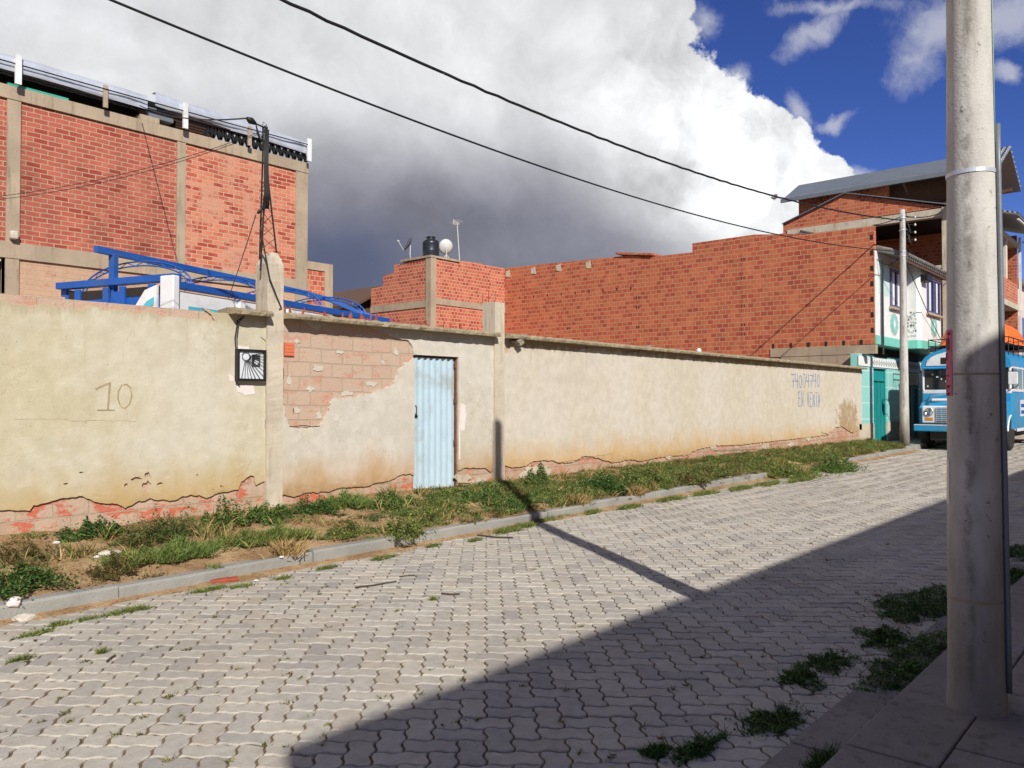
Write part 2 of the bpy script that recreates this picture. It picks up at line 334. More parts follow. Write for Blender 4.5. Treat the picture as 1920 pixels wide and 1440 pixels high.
M['housewhite'] = simple('white_facade_paint', srgb(226, 228, 222), .7, .05, 2, grime=srgb(180, 182, 172), gamt=.4)
M['mint'] = simple('mint_paint', srgb(196, 218, 208), .6, .06, 3, bd=0)
M['greymotif'] = simple('grey_mosaic', srgb(176, 178, 174), .7, .2, 40, bd=0)
M['purple'] = simple('purple_window_frame', srgb(96, 88, 132), .5, .08, 4, bd=0)
M['tank'] = simple('black_plastic', srgb(38, 42, 48), .35, .1, 4, bd=0)
M['dish'] = simple('dish_grey', srgb(206, 206, 198), .5, .06, 4, bd=0)
M['dishdark'] = simple('dish_front', srgb(92, 98, 96), .6, .1, 6, bd=0)
M['tarp'] = simple('orange_tarp', srgb(232, 112, 36), .6, .12, 5, bd=.02, bsc=9)
M['redbrick'] = simple('broken_brick', srgb(158, 74, 54), .9, .2, 12, bd=.006)
M['stone'] = simple('pale_stone', srgb(196, 186, 170), .9, .15, 20, bd=.006)
M['twig'] = simple('dry_twig', srgb(78, 64, 50), .9, .2, 20, bd=0)
M['rust'] = simple('rusty_steel', srgb(110, 70, 48), .8, .2, 20, bd=0)
M['bird'] = simple('grey_feathers', srgb(120, 112, 112), .8, .2, 20, bd=.002)
M['pink'] = simple('pink_poster_paper', srgb(190, 98, 122), .8, .1, 12, bd=0)
M['pinkink'] = simple('dark_poster_ink', srgb(92, 34, 58), .8, .2, 20, bd=0)
M['blueink'] = simple('blue_wall_paint', srgb(104, 128, 164), .9, .2, 12, bd=0, grime=srgb(188, 184, 174), gamt=.9)
M['mudmark'] = simple('brown_scratch', srgb(162, 142, 108), .95, .15, 12, bd=0, grime=srgb(192, 178, 146), gamt=.9)
M['whitepatch'] = simple('white_filler', srgb(226, 212, 205), .9, .06, 14)
M['greypatch'] = simple('grey_filler', srgb(150, 138, 120), .95, .12, 14)
M['meter'] = simple('meter_white', srgb(214, 218, 220), .4, .04, 8, bd=0)
M['dial'] = simple('meter_dial', srgb(80, 86, 90), .25, .3, 30, bd=0)
M['tile_roof'] = simple('old_roof_tile', srgb(112, 108, 102), .85, .25, 6)
M['greenwire'] = simple('green_wire', srgb(60, 120, 96), .5, .1, 6, bd=0)
M['brownfelt'] = simple('timber', srgb(92, 66, 50), .8, .2, 6)
M['shadeplaster'] = simple('street_house_plaster', srgb(190, 178, 160), .9, .08, 2)
M['cream'] = simple('cream_render', srgb(214, 200, 182), .85, .08, 2)
M['yellowpl'] = simple('yellow_sheet', srgb(214, 170, 50), .6, .1, 4, bd=0)
M['greenclutter'] = simple('green_plastic_sheet', srgb(60, 160, 140), .5, .15, 4, bd=0)

def tilemat():
    m, t, b = newmat('mint_tiles'); v = pos(t); x, y, z = t.sep(v)
    n = t.n('ShaderNodeTexBrick'); n.offset = 0; t.link(t.comb(t.math('ADD', x, y), z, 0), n.inputs[0])
    n.inputs['Color1'].default_value = srgb(140, 206, 196); n.inputs['Color2'].default_value = srgb(156, 214, 204); n.inputs['Mortar'].default_value = srgb(214, 236, 230)
    n.inputs['Scale'].default_value = 1; n.inputs['Mortar Size'].default_value = .014; n.inputs['Brick Width'].default_value = .75; n.inputs['Row Height'].default_value = .55
    t.link(n.outputs[0], b.inputs['Base Color']); b.inputs['Roughness'].default_value = .35; return m
M['tiles'] = tilemat()
def corr(name, col, freq, axis=0):
    m, t, b = newmat(name); v = pos(t); s = t.sep(v)
    wv = t.math('SINE', t.math('MULTIPLY', s[axis], freq)); t.link(t.mix(t.mr(t.noise(v, 1.5, 5), .3, .7), tuple(q*.85 for q in col[:3])+(1,), col), b.inputs[0])
    b.inputs['Roughness'].default_value = .45; b.inputs['Metallic'].default_value = .4; bump(t, b, wv, .05, 1); return m
M['corr'] = corr('corrugated_roof', srgb(150, 154, 160), 30, 1)

# ------------------------------------------------------------------ mesh helpers
def worldloc(p):
    v = Vector((0, 0, 0))
    while p: v += p.location; p = p.parent
    return v
class MB:
    def __init__(s): s.v = []; s.f = []; s.mi = []; s.col = []; s.m = 0; s.c = None; s.smooth = False; s.sm = []
    def face(s, idx):
        s.f.append(idx); s.mi.append(s.m); s.col.append(s.c); s.sm.append(s.smooth)
    def add(s, vs, fs):
        o = len(s.v); s.v += [tuple(q) for q in vs]
        for f in fs: s.face([o+i for i in f])
    def box(s, x0, x1, y0, y1, z0, z1, mat=None):
        vs = [(x, y, z) for z in (z0, z1) for y in (y0, y1) for x in (x0, x1)]
        if mat: vs = [mat @ Vector(q) for q in vs]
        s.add(vs, [(0, 2, 3, 1), (4, 5, 7, 6), (0, 1, 5, 4), (2, 6, 7, 3), (0, 4, 6, 2), (1, 3, 7, 5)]); return s
    def bar(s, a, b, w=.05, h=None):
        a, b = Vector(a), Vector(b); h = h or w; d = (b-a).normalized(); up = Vector((0, 0, 1)) if abs(d.z) < .95 else Vector((0, 1, 0))
        r = d.cross(up).normalized(); u = r.cross(d)
        vs = [p + r*i*w/2 + u*j*h/2 for p in (a, b) for i, j in ((-1, -1), (1, -1), (1, 1), (-1, 1))]
        s.add(vs, [(0, 1, 2, 3), (7, 6, 5, 4), (0, 4, 5, 1), (1, 5, 6, 2), (2, 6, 7, 3), (3, 7, 4, 0)]); return s
    def tube(s, pts, r, n=8, cap=True):
        pts = [Vector(p) for p in pts]; rs = r if isinstance(r, (list, tuple)) else [r]*len(pts); o = len(s.v); pr = None
        for i, p in enumerate(pts):
            d = (pts[min(i+1, len(pts)-1)]-pts[max(i-1, 0)]).normalized()
            if pr is None: pr = d.cross(Vector((0, 0, 1)) if abs(d.z) < .95 else Vector((0, 1, 0))).normalized()
            pr = (pr - d*pr.dot(d)).normalized(); u = d.cross(pr)
            for k in range(n):
                a = 2*math.pi*k/n; s.v.append(tuple(p + pr*math.cos(a)*rs[i] + u*math.sin(a)*rs[i]))
        for i in range(len(pts)-1):
            for k in range(n): s.face([o+i*n+k, o+i*n+(k+1) % n, o+(i+1)*n+(k+1) % n, o+(i+1)*n+k])
        if cap: s.face([o+k for k in range(n)][::-1]); s.face([o+(len(pts)-1)*n+k for k in range(n)])
        return s
    def lathe(s, prof, c, n=24):
        o = len(s.v); c = Vector(c)
        for r, z in prof:
            for k in range(n): a = 2*math.pi*k/n; s.v.append((c.x+r*math.cos(a), c.y+r*math.sin(a), c.z+z))
        for i in range(len(prof)-1):
            for k in range(n): s.face([o+i*n+k, o+i*n+(k+1) % n, o+(i+1)*n+(k+1) % n, o+(i+1)*n+k])
        s.face([o+k for k in range(n)][::-1]); s.face([o+(len(prof)-1)*n+k for k in range(n)]); return s
    def poly(s, loops, off, to3):
        """sheet from 2-D loops (first = outline, others = holes), extruded by vector off"""
        L = [[Vector((a, b, 0)) for a, b in l] for l in loops]
        tri = tessellate_polygon(L); fl = [to3(p.x, p.y) for l in L for p in l]; o = len(s.v); n = len(fl)
        s.v += [tuple(p) for p in fl] + [tuple(Vector(p)+Vector(off)) for p in fl]
        for a, b, c in tri:
            s.face([o+a, o+b, o+c]); s.face([o+n+c, o+n+b, o+n+a])
        k = 0
        for l in L:
            m = len(l)
            for i in range(m): a, b = k+i, k+(i+1) % m; s.face([o+a, o+b, o+n+b, o+n+a])
            k += m
        return s
    def build(s, name, mat, parent=None, bevel=0, fixn=True):
        me = bpy.data.meshes.new(name); off = worldloc(parent)
        if off.length: s.v = [(x-off.x, y-off.y, z-off.z) for x, y, z in s.v]
        me.from_pydata(s.v, [], s.f)
        for m in (mat if isinstance(mat, (list, tuple)) else [mat]): me.materials.append(m)
        me.polygons.foreach_set('material_index', s.mi); me.polygons.foreach_set('use_smooth', s.sm)
        if any(c is not None for c in s.col):
            a = me.color_attributes.new('col', 'FLOAT_COLOR', 'CORNER'); buf = []
            for f, c in zip(s.f, s.col):
                c = c or (1, 1, 1); buf += (list(c[:3])+[1])*len(f)
            a.data.foreach_set('color', buf)
        if fixn:
            bm = bmesh.new(); bm.from_mesh(me); bmesh.ops.recalc_face_normals(bm, faces=bm.faces); bm.to_mesh(me); bm.free()
        me.update(); o = bpy.data.objects.new(name, me); C.objects.link(o); o.parent = parent
        if bevel:
            b = o.modifiers.new('bevel', 'BEVEL'); b.width = bevel; b.segments = 2; b.limit_method = 'ANGLE'
        return o
def tag(o, label=None, cat=None, group=None, kind=None):
    for k, v in (('label', label), ('category', cat), ('group', group), ('kind', kind)):
        if v: o[k] = v
    return o
def thing(name, label, cat, loc=(0, 0, 0), rz=0, group=None):
    o = bpy.data.objects.new(name, None); C.objects.link(o); o.location = loc; o.rotation_euler.z = rz; o.empty_display_size = .2
    return tag(o, label, cat, group)
def struct(o): o['kind'] = 'structure'; return o
def dup(root, loc, label, rz=None, scale=None):
    r = root.copy(); C.objects.link(r); r.location = loc; r['label'] = label
    if rz is not None: r.rotation_euler = (0, 0, rz)
    if scale is not None: r.scale = scale
    for ch in list(root.children):
        c = ch.copy(); C.objects.link(c); c.parent = r
    return r
def jag(pts, amp=.012, step=.035, closed=True, seed=0):
    out = []; n = len(pts)
    for i in range(n if closed else n-1):
        a, b = pts[i], pts[(i+1) % n]; L = math.hypot(b[0]-a[0], b[1]-a[1]); k = max(1, int(L/step))
        straight = len(a) > 2 and a[2]
        for j in range(k):
            t = j/k; x = a[0]+(b[0]-a[0])*t; y = a[1]+(b[1]-a[1])*t
            if not straight and (j > 0):
                x += (mn.noise(Vector((x*14, y*14, seed)))*1.2+mn.noise(Vector((x*45, y*45, seed+3)))*.8)*amp
                y += (mn.noise(Vector((x*14, y*14, seed+7)))*1.2+mn.noise(Vector((x*45, y*45, seed+9)))*.8)*amp
            out.append((x, y))
    return out

# ------------------------------------------------------------------ ground, road, kerbs, pavement
def rz(x): return .0035*max(x, 0)
WY = 8.80
def kY(x): return 7.12 + .006*x            # road-side face of the left kerb
def verge(x, y):
    t = min(1, max(0, (y-7.3)/1.3)); base = .13 + rz(x)*.9
    top = .43 - .05*min(1, max(0, (x-8)/20))
    z = base + (top-base)*(t**.9)
    return z + .035*mn.noise(Vector((x*1.3, y*1.3, 2)))+.012*mn.noise(Vector((x*6, y*6, 5)))
g = MB(); g.add([(-600, -600, -.35), (900, -600, -.35), (900, 900, -.35), (-600, 900, -.35)], [(0, 1, 2, 3)]); struct(g.build('ground', M['dirt']))
g = MB()
g.add([(-12, 9.2, .25), (28, 9.2, .25), (28, 60, .25), (-12, 60, .25)], [(0, 1, 2, 3)]); struct(g.build('yard_ground', M['dirt']))
# bed of the road, with soil showing in the joints
g = MB(); xs = [-14, 0, 10, 20, 30, 45, 60, 90, 140]
for i, x in enumerate(xs): g.v += [(x, 1.2, rz(x)-.012), (x, 9.0, rz(x)-.012)]
for i in range(len(xs)-1): g.face([2*i, 2*i+2, 2*i+3, 2*i+1])
struct(g.build('road_bed', M['joint']))

WZ = .085
sw = onZ(1545, 1440, WZ); sw2 = onZ(1919, 1078, WZ); SY = (sw.y+sw2.y)/2
ch = onZ(1435, 1440, -.005); CY = ch.y
def pavers():
    g = MB(); U = .138; ang = R(-47); ca, sa = math.cos(ang), math.sin(ang)
    def wpt(u, v):
        f = lambda q: math.sin(2*math.pi*q) + .12*math.sin(6*math.pi*q)
        uu = u + .074*f(v); vv = v + .074*f(u)
        return (ca*uu - sa*vv)*U, (sa*uu + ca*vv)*U
    xmax = 62
    rng = random.Random(3); N = 520
    base = [srgb(184, 177, 164), srgb(178, 171, 160), srgb(188, 180, 166), srgb(182, 174, 161), srgb(174, 168, 157), srgb(186, 178, 163), srgb(166, 160, 151), srgb(180, 170, 156)]
    for i in range(-160, 440):
        for j in range(-120, 460):
            k = (i-j) % 4
            if k == 0: w_, h_ = 2, 1
            elif k == 3: w_, h_ = 1, 2
            else: continue
            cx, cy = wpt(i+w_/2, j+h_/2)
            if cx < -3.5 or cx > xmax or cy < CY-.12 or cy > kY(cx)-.02: 
                if not (28.6 < cx <= xmax and CY-.12 < cy < 8.7): continue
            near = cx < 16
            S = 6 if cx < 9 else (4 if near else 2)
            ring = []
            for q in range(w_*S): ring.append((i+q/S, j))
            for q in range(h_*S): ring.append((i+w_, j+q/S))
            for q in range(w_*S): ring.append((i+w_-q/S, j+h_))
            for q in range(h_*S): ring.append((i, j+h_-q/S))
            pc = [wpt(*p) for p in ring]; mx, my = i+w_/2, j+h_/2
            z0 = rz(cx) + rng.uniform(-.0025, .0025) + .011*mn.noise(Vector((cx*.8, cy*.8, 0)))+.004*mn.noise(Vector((cx*3, cy*3, 5)))
            tx, ty = rng.uniform(-.010, .010), rng.uniform(-.010, .010)
            c = rng.choice(base); s = rng.uniform(.95, 1.04); g.c = (c[0]*s, c[1]*s, c[2]*s)
            def rg(ins, dz):
                out = []
                for (a, b) in ring:
                    a2 = a + (mx-a)*ins/(w_/2); b2 = b + (my-b)*ins/(h_/2)
                    x, y = wpt(a2, b2); out.append((x, y, z0+dz+tx*(x-cx)+ty*(y-cy)))
                return out
            n = len(ring); o = len(g.v)
            gap = .036 + rng.uniform(0, .014)
            g.v += rg(gap, -.015); 
            if near:
                g.v += rg(gap+.002, -.0045); g.v += rg(gap+.045, 0)
                for r_ in (0, 1):
                    for q in range(n): g.face([o+r_*n+q, o+r_*n+(q+1) % n, o+(r_+1)*n+(q+1) % n, o+(r_+1)*n+q])
                g.face([o+2*n+q for q in range(n)])
            else:
                g.v += rg(gap+.03, 0)
                for q in range(n): g.face([o+q, o+(q+1) % n, o+n+(q+1) % n, o+n+q])
                g.face([o+n+q for q in range(n)])
    struct(g.build('road', M['paver'], fixn=False))
pavers()

# left kerb in cast lengths, broken by a gap full of grass
g = MB(); x = -6.0; rng = random.Random(5)
def kerbrun(g, x0, x1):
    x = x0
    while x < x1-.1:
        L = min(1.0, x1-x); y = kY(x+.5); dz = rng.uniform(-.012, .012); dy = rng.uniform(-.012, .012); z = rz(x)
        n = 6; vs = []
        for q in range(n+1):
            xx = x+.004+(L-.008)*q/n; j = lambda s: .006*mn.noise(Vector((xx*9, s, 3)))
            vs += [(xx, y+dy+j(0), z-.1), (xx, y+dy+j(1), z+.115+dz+j(2)), (xx, y+dy+.018+j(3), z+.135+dz+j(4)), (xx, y+dy+.14+j(5), z+.135+dz+j(6)), (xx, y+dy+.14, z-.1)]
        o = len(g.v); g.v += vs
        for q in range(n):
            for r_ in range(4): g.face([o+q*5+r_, o+(q+1)*5+r_, o+(q+1)*5+r_+1, o+q*5+r_+1])
        g.face([o+r_ for r_ in range(5)]); g.face([o+n*5+r_ for r_ in range(5)][::-1]); x += L
kerbrun(g, -5, 16.6); kerbrun(g, 21.3, 28.3)
struct(g.build('kerb', M['kerb']))
g = MB(); nx, ny = 300, 16
for i in range(nx+1):
    for j in range(ny+1):
        x = -5 + 33.3*i/nx; y = kY(x)+.07 + (8.9-kY(x)-.07)*j/ny
        if 16.6 < x < 21.3: y = kY(x)-.25+(8.9-kY(x)+.25)*j/ny
        z = verge(x, y)
        if 16.6 < x < 21.3 and y < 7.35: z = rz(x)-.01+(verge(x, 7.35)-rz(x))*max(0, (y-6.95)/.4)
        g.v.append((x, y, z))
g.smooth = True
for i in range(nx):
    for j in range(ny): g.face([i*(ny+1)+j, (i+1)*(ny+1)+j, (i+1)*(ny+1)+j+1, i*(ny+1)+j+1])
struct(g.build('verge', M['dirt']))
# soil and grit washed against the kerb
g = MB(); g.smooth = True; n = 340
for i in range(n+1):
    x = -5+33.3*i/n; w_ = .16+.10*mn.noise(Vector((x*1.1, 0, 4)))+.05*mn.noise(Vector((x*5, 0, 4)))
    w_ += .10*max(0, min(1, (x-14)/6))
    g.v += [(x, kY(x)-w_, rz(x)-.010), (x, kY(x)-w_*.6, rz(x)+.006), (x, kY(x)+.01, rz(x)+.028)]
for i in range(n):
    for r_ in range(2): g.face([i*3+r_, i*3+3+r_, i*3+4+r_, i*3+1+r_])
struct(g.build('gutter_soil', M['dirt']))
# paved entrance slab before the mint house
p = MB(); p.box(27.6, 38, 7.35, 8.78, .0, .27); struct(p.build('house_pavement', M['kerb'], bevel=.01))
# near gutter and pavement (right side)
g = MB()
for x0 in range(-6, 60, 2):
    g.box(x0+.003, x0+1.997, SY+.01, CY+.0, -.12, rz(x0)+.011)
struct(g.build('gutter', M['walk']))
g = MB()
xx = -6
while xx < 60:
    g.box(xx+.004, xx+1.996, SY-.40, SY, -.15, WZ+rz(xx)*.5); g.box(xx+.004+.3, xx+2.296, SY-2.6, SY-.408, -.15, WZ+rz(xx)*.5-.001); xx += 2
struct(g.build('sidewalk', M['walk'], bevel=.008))

# ------------------------------------------------------------------ boundary wall
def W(px, py): p = onY(px, py, WY); return (p.x, p.z)
wall = thing('boundary_wall', 'long plastered yard wall with peeling plaster, exposed bricks and a pale blue metal door', 'wall', (W(515, 800)[0], 9, 0))
TOP = 2.79
dl, dr = W(777, 700)[0], W(860, 700)[0]; dt = W(815, 667)[1]
p1a, p1b = W(498, 700)[0], W(528, 700)[0]; p2a, p2b = W(925, 700)[0], W(943, 700)[0]
xe = W(1616, 760)[0]; xs0 = -4.0
g = MB()
g.box(xs0, dl, WY+.028, WY+.19, 0, TOP-.005); g.box(dl, dr, WY+.028, WY+.19, dt, TOP-.005); g.box(dr, xe, WY+.028, WY+.19, 0, TOP-.005)
g.build('brickwork', M['brick_wall'], wall)
to3 = lambda a, b: (a, WY, b)
def P(L): return [W(*q) for q in L]
# left plaster sheet
Lb = [(0, 957), (55, 958), (63, 947), (90, 942), (107, 937), (133, 932), (155, 930), (163, 935), (187, 943), (220, 945), (235, 953), (253, 943), (277, 936), (328, 938), (343, 930), (373, 928), (388, 934), (407, 925), (447, 918), (453, 903), (470, 891), (477, 893), (480, 910), (498, 902)]
Lt = [(0, 562), (12, 560), (22, 570), (63, 573), (80, 570), (110, 575), (133, 580), (150, 581), (173, 573), (197, 583), (233, 580), (253, 590), (283, 585), (300, 592), (333, 595), (373, 598), (395, 601), (403, 601), (397, 590), (380, 577)]
x0 = xs0
outer = [(x0, .66), ] + P(Lb)[0:]
outer = [(x0, .62)]+P(Lb)
out1 = jag(outer, .014, .03, closed=False)+[outer[-1]]
tp_ = [(p1a+.01, TOP-.01), (W(402, 575)[0], TOP-.01)] + P(Lt[::-1]) + [(x0, 2.62)]
out2 = jag(tp_, .012, .03, closed=False)+[tp_[-1]]
def blob(px, py, rx, rz_, n=14, seed=0):
    c = W(px, py); r = random.Random(seed); return [(c[0]+math.cos(2*math.pi*k/n)*rx*r.uniform(.6, 1.15), c[1]+math.sin(2*math.pi*k/n)*rz_*r.uniform(.6, 1.15)) for k in range(n)]
holes = [blob(275, 913, .06, .07, seed=1), blob(256, 898, .06, .025, seed=2), blob(277, 892, .035, .045, seed=3), blob(300, 907, .04, .018, seed=4), blob(236, 911, .022, .03, seed=5), blob(370, 891, .012, .015, seed=6), blob(152, 886, .035, .01, 8, 7), blob(124, 907, .03, .012, 8, 8)]
g = MB(); g.poly([out1+out2]+holes, (0, .03, 0), to3); g.build('plaster', M['plasterL'], wall)
# middle sheet (surrounds the door, leaves a large patch of block bare)
ex = [(528, 594), (563, 594), (575, 606), (590, 618), (610, 612), (618, 604), (660, 608), (700, 612), (720, 622), (745, 634), (766, 638), (773, 648), (777, 665)]
exr = [(777, 672), (758, 682), (747, 700), (737, 722), (700, 736), (668, 745), (620, 749), (617, 772), (600, 798), (573, 802), (545, 802), (535, 778), (532, 752), (529, 727), (530, 700)]
Mb = [(p1a+.01, W(498, 905)[1])]+P([(513, 923), (550, 932), (573, 924), (613, 922), (640, 914), (687, 912), (707, 905), (727, 902), (753, 890), (770, 888), (777, 893)])
g = MB()
left = jag(Mb, .012, .03, closed=False)+[Mb[-1]]
left += jag([W(777, 893), (dl, W(777, 680)[1])], .004, .05, closed=False)
ee = P(exr); left += jag(ee, .026, .016, closed=False)+[ee[-1]]
left += [(p1b-.02, ee[-1][1]), (p1b-.02, W(528, 830)[1]), (p1a+.01, W(498, 830)[1])]
g.poly([left], (0, .03, 0), to3)
br = P([(925, 880), (920, 885), (910, 877), (900, 878), (870, 877), (862, 882)])
up = P(ex); right = [(p2a+.01, TOP-.005)]+[(W(563, 594)[0]+.02, TOP-.005)]+jag(up[1:], .016, .03, closed=False)+[(dl-.01, W(777, 666)[1])]+[(dl, dt), (dr, dt)]
right += [(dr, br[-1][1])]+jag(br[::-1], .012, .03, closed=False)+[(p2a+.01, br[0][1])]
g.poly([right], (0, .03, 0), to3); g.build('plaster', M['plasterM'], wall)
# right sheet
Rb = P([(943, 880), (947, 873), (960, 877), (985, 874), (1000, 865), (1033, 863), (1050, 868), (1073, 867), (1097, 855), (1120, 858), (1150, 867), (1180, 862), (1200, 865), (1220, 861), (1253, 855), (1287, 853), (1307, 843), (1340, 836), (1390, 834), (1440, 828), (1500, 822), (1550, 815), (1560, 808), (1566, 801), (1580, 800), (1592, 808), (1600, 812), (1610, 806), (1616, 806)])
Rt = P([(943, 664), (957, 662), (958, 640)])
g = MB(); o_ = jag(Rb, .02, .04, closed=False, seed=4)+[Rb[-1], (xe, TOP-.005)]+[(W(960, 640)[0], TOP-.005)]+jag(Rt[::-1], .015, .03, closed=False)+[Rt[0]]
hr = [blob(1180, 656, .28, .06, seed=21), blob(1300, 668, .3, .04, seed=22), blob(1090, 650, .2, .04, seed=23)]
g.poly([o_]+hr, (0, .03, 0), to3); g.build('plaster', M['plasterR'], wall)
# flaking lower edge: slabs of old render still stuck below the cracks
g = MB()
rg = random.Random(11)
for k in range(16):
    px = rg.uniform(850, 1540)
    if 770 < px < 868 or 495 < px < 530: continue
    c = W(px, 0)[0]; zc = .5+rg.uniform(-.05, .2)
    if k % 3: zc -= .05
    l = [(c+math.cos(2*math.pi*q/12)*rg.uniform(.1, .28), zc+math.sin(2*math.pi*q/12)*rg.uniform(.03, .1)) for q in range(12)]
    yo = WY+.006+.0004*k; g.poly([jag(l, .008, .03)], (0, WY+.0285-yo, 0), lambda a, b, yo=yo: (a, yo, b))
g.build('render_flakes', M['beam2'], wall)
g = MB(); rg = random.Random(31)
for k, (px, py, a_, b_) in enumerate(((560, 640, .05, .03), (600, 690, .09, .04), (640, 660, .06, .03), (700, 720, .12, .035), (650, 738, .14, .03), (745, 660, .05, .05), (560, 770, .05, .04), (600, 780, .04, .05), (720, 680, .05, .025), (675, 628, .07, .02), (585, 730, .07, .03), (545, 715, .03, .07))):
    c = W(px, py); l = [(c[0]+math.cos(2*math.pi*q/10)*a_*rg.uniform(.5, 1.4), c[1]+math.sin(2*math.pi*q/10)*b_*rg.uniform(.5, 1.4)) for q in range(10)]; yo = WY+.018+.0005*k
    g.poly([jag(l, .012, .015)], (0, WY+.0285-yo, 0), lambda a, b, yo=yo: (a, yo, b))
g.build('render_flakes', M['plasterM'], wall)
# pillars
def pillar(xa, xb, ztop, zlow, rough):
    g = MB(); nz = 46; 
    for i in range(nz+1):
        z = zlow+(ztop-zlow)*i/nz
        top = max(0, (z-(ztop-.12))/.12) if rough else 0
        for (x, y) in ((xa, WY-.035), (xb, WY-.035), (xb, WY+.24), (xa, WY+.24)):
            j = .012 if rough else .006
            xx = x+j*mn.noise(Vector((x*5, y*9, z*6))) + (top*.06*((xa+xb)/2-x)/.1)
            yy = y+j*mn.noise(Vector((x*5+9, y*9, z*6))) + top*.3*(WY+.1-y)
            g.v.append((xx, yy, z))
    for i in range(nz):
        for k in range(4): g.face([i*4+k, i*4+(k+1) % 4, (i+1)*4+(k+1) % 4, (i+1)*4+k])
    g.face([nz*4+k for k in range(4)]); return g
pz1 = W(505, 472)[1]; pz2 = W(934, 567)[1]
pillar(p1a, p1b, pz1, .2, True).build('pillar', M['beam2'], wall)
pillar(p2a, p2b, pz2, .2, False).build('pillar', M['beam2'], wall)
# copings: rough concrete slabs laid on the wall
def coping(xa, xb, z0, z1, ya, yb, seed):
    g = MB(); n = max(8, int((xb-xa)/.05)); prof = [(ya, z0), (ya-.01, (z0+z1)/2), (ya+.015, z1), ((ya+yb)/2, z1+.015), (yb, z1), (yb, z0)]
    for i in range(n+1):
        x = xa+(xb-xa)*i/n
        for k, (y, z) in enumerate(prof):
            a = .022 if k < 3 else .012
            g.v.append((x, y+a*mn.noise(Vector((x*7, k*.7, seed)))+.5*a*mn.noise(Vector((x*23, k, seed))), z+.014*mn.noise(Vector((x*9, k*2, seed+4)))*(1 if 0 < k < 5 else .4)))
    m = len(prof)
    for i in range(n):
        for k in range(m): g.face([i*m+k, i*m+(k+1) % m, (i+1)*m+(k+1) % m, (i+1)*m+k])
    g.face(list(range(m))); g.face([n*m+k for k in range(m)][::-1]); return g
coping(W(428, 580)[0], p1a, TOP-.02, TOP+.05, WY-.17, WY+.24, 1).build('coping', M['coping'], wall)
coping(p1b, p2a, TOP-.02, TOP+.05, WY-.17, WY+.26, 2).build('coping', M['coping'], wall)
coping(p2b, xe+.02, TOP-.02, TOP+.05, WY-.17, WY+.26, 3).build('coping', M['coping'], wall)
# door
dw = thing('door_holder', None, None); bpy.data.objects.remove(dw)
g = MB(); n = 120; zb = W(815, 916)[1]-.02
for i in range(n+1):
    x = dl+.012+(dr-dl-.024)*i/n; u_ = (x-dl)/(dr-dl)*7.5
    y = WY+.07+.016*max(-1, min(1, 1.6*math.sin(u_*2*math.pi)))
    g.v += [(x, y, zb), (x, y, dt-.03), (x, y+.008, zb), (x, y+.008, dt-.03)]
for i in range(n):
    a = i*4; g.face([a, a+4, a+5, a+1]); g.face([a+2, a+3, a+7, a+6]); g.face([a+1, a+5, a+7, a+3]); g.face([a, a+2, a+6, a+4])
door = g.build('door', M['door'], wall)
g = MB(); g.box(dl-.001, dl+.02, WY+.045, WY+.1, zb, dt); g.box(dr-.02, dr+.001, WY+.045, WY+.1, zb, dt); g.box(dl+.02, dr-.02, WY+.092, WY+.11, dt-.035, dt); g.build('door_frame', M['rust'], door)
for zz in (1.1, 1.75, 2.3): g = MB(); g.box(dr-.05, dr-.012, WY+.04, WY+.054, zz-.05, zz+.05); g.tube([(dr-.012, WY+.045, zz-.055), (dr-.012, WY+.045, zz+.055)], .007, 8); g.build('hinge', M['rust'], door)
for zz in (.95, 1.6, 2.35): g = MB(); g.box(dl+.015, dr-.02, WY+.0915, WY+.11, zz-.02, zz+.02); g.build('rail', M['rust'], door)
hx, hz = W(783, 768); g = MB(); g.tube([(hx, WY+.05, hz+.06), (hx, WY+.02, hz+.055), (hx, WY+.02, hz-.06), (hx, WY+.05, hz-.065)], .006); g.build('handle', M['rust'], door)
g = MB(); hx, hz = W(784, 779); g.box(hx-.018, hx+.02, WY+.028, WY+.052, hz-.028, hz+.004); g.tube([(hx-.01, WY+.04, hz), (hx-.01, WY+.04, hz+.03), (hx+.012, WY+.04, hz+.03), (hx+.012, WY+.04, hz)], .003); g.build('padlock', M['black'], door)
# filler patches, odd bricks, marks
def patch(name, pts, mat, d=.004, seed=0, amp=.01):
    g = MB(); g.poly([jag(P(pts), amp, .03, seed=seed)], (0, d, 0), lambda a, b: (a, WY-d, b)); return g.build(name, mat, wall)
patch('filler_patch', [(864, 756), (872, 760), (874, 780), (871, 806), (864, 808), (862, 790)], M['whitepatch'], seed=2)
patch('filler_patch', [(862, 790), (863, 860), (860, 862), (860, 795)], M['whitepatch'], seed=2, amp=.003)
patch('filler_patch', [(442, 648), (466, 650), (467, 655), (442, 655)], M['whitepatch'], seed=5)
patch('filler_patch', [(443, 721), (475, 722), (478, 738), (460, 741), (446, 735)], M['whitepatch'], seed=6, amp=.016)
patch('filler_patch', [(429, 700), (437, 705), (440, 716), (430, 714)], M['whitepatch'], seed=6)
hx, hz = W(543, 655); g = MB(); g.box(hx-.07, hx+.07, WY+.005, WY+.03, hz-.085, hz+.085)
for k in range(4): g.box(hx-.071, hx+.071, WY+.0, WY+.006, hz-.078+k*.042, hz-.05+k*.042)
g.build('bare_brick', simple('fresh_brick', srgb(206, 112, 78), .9, .08, 12), wall)
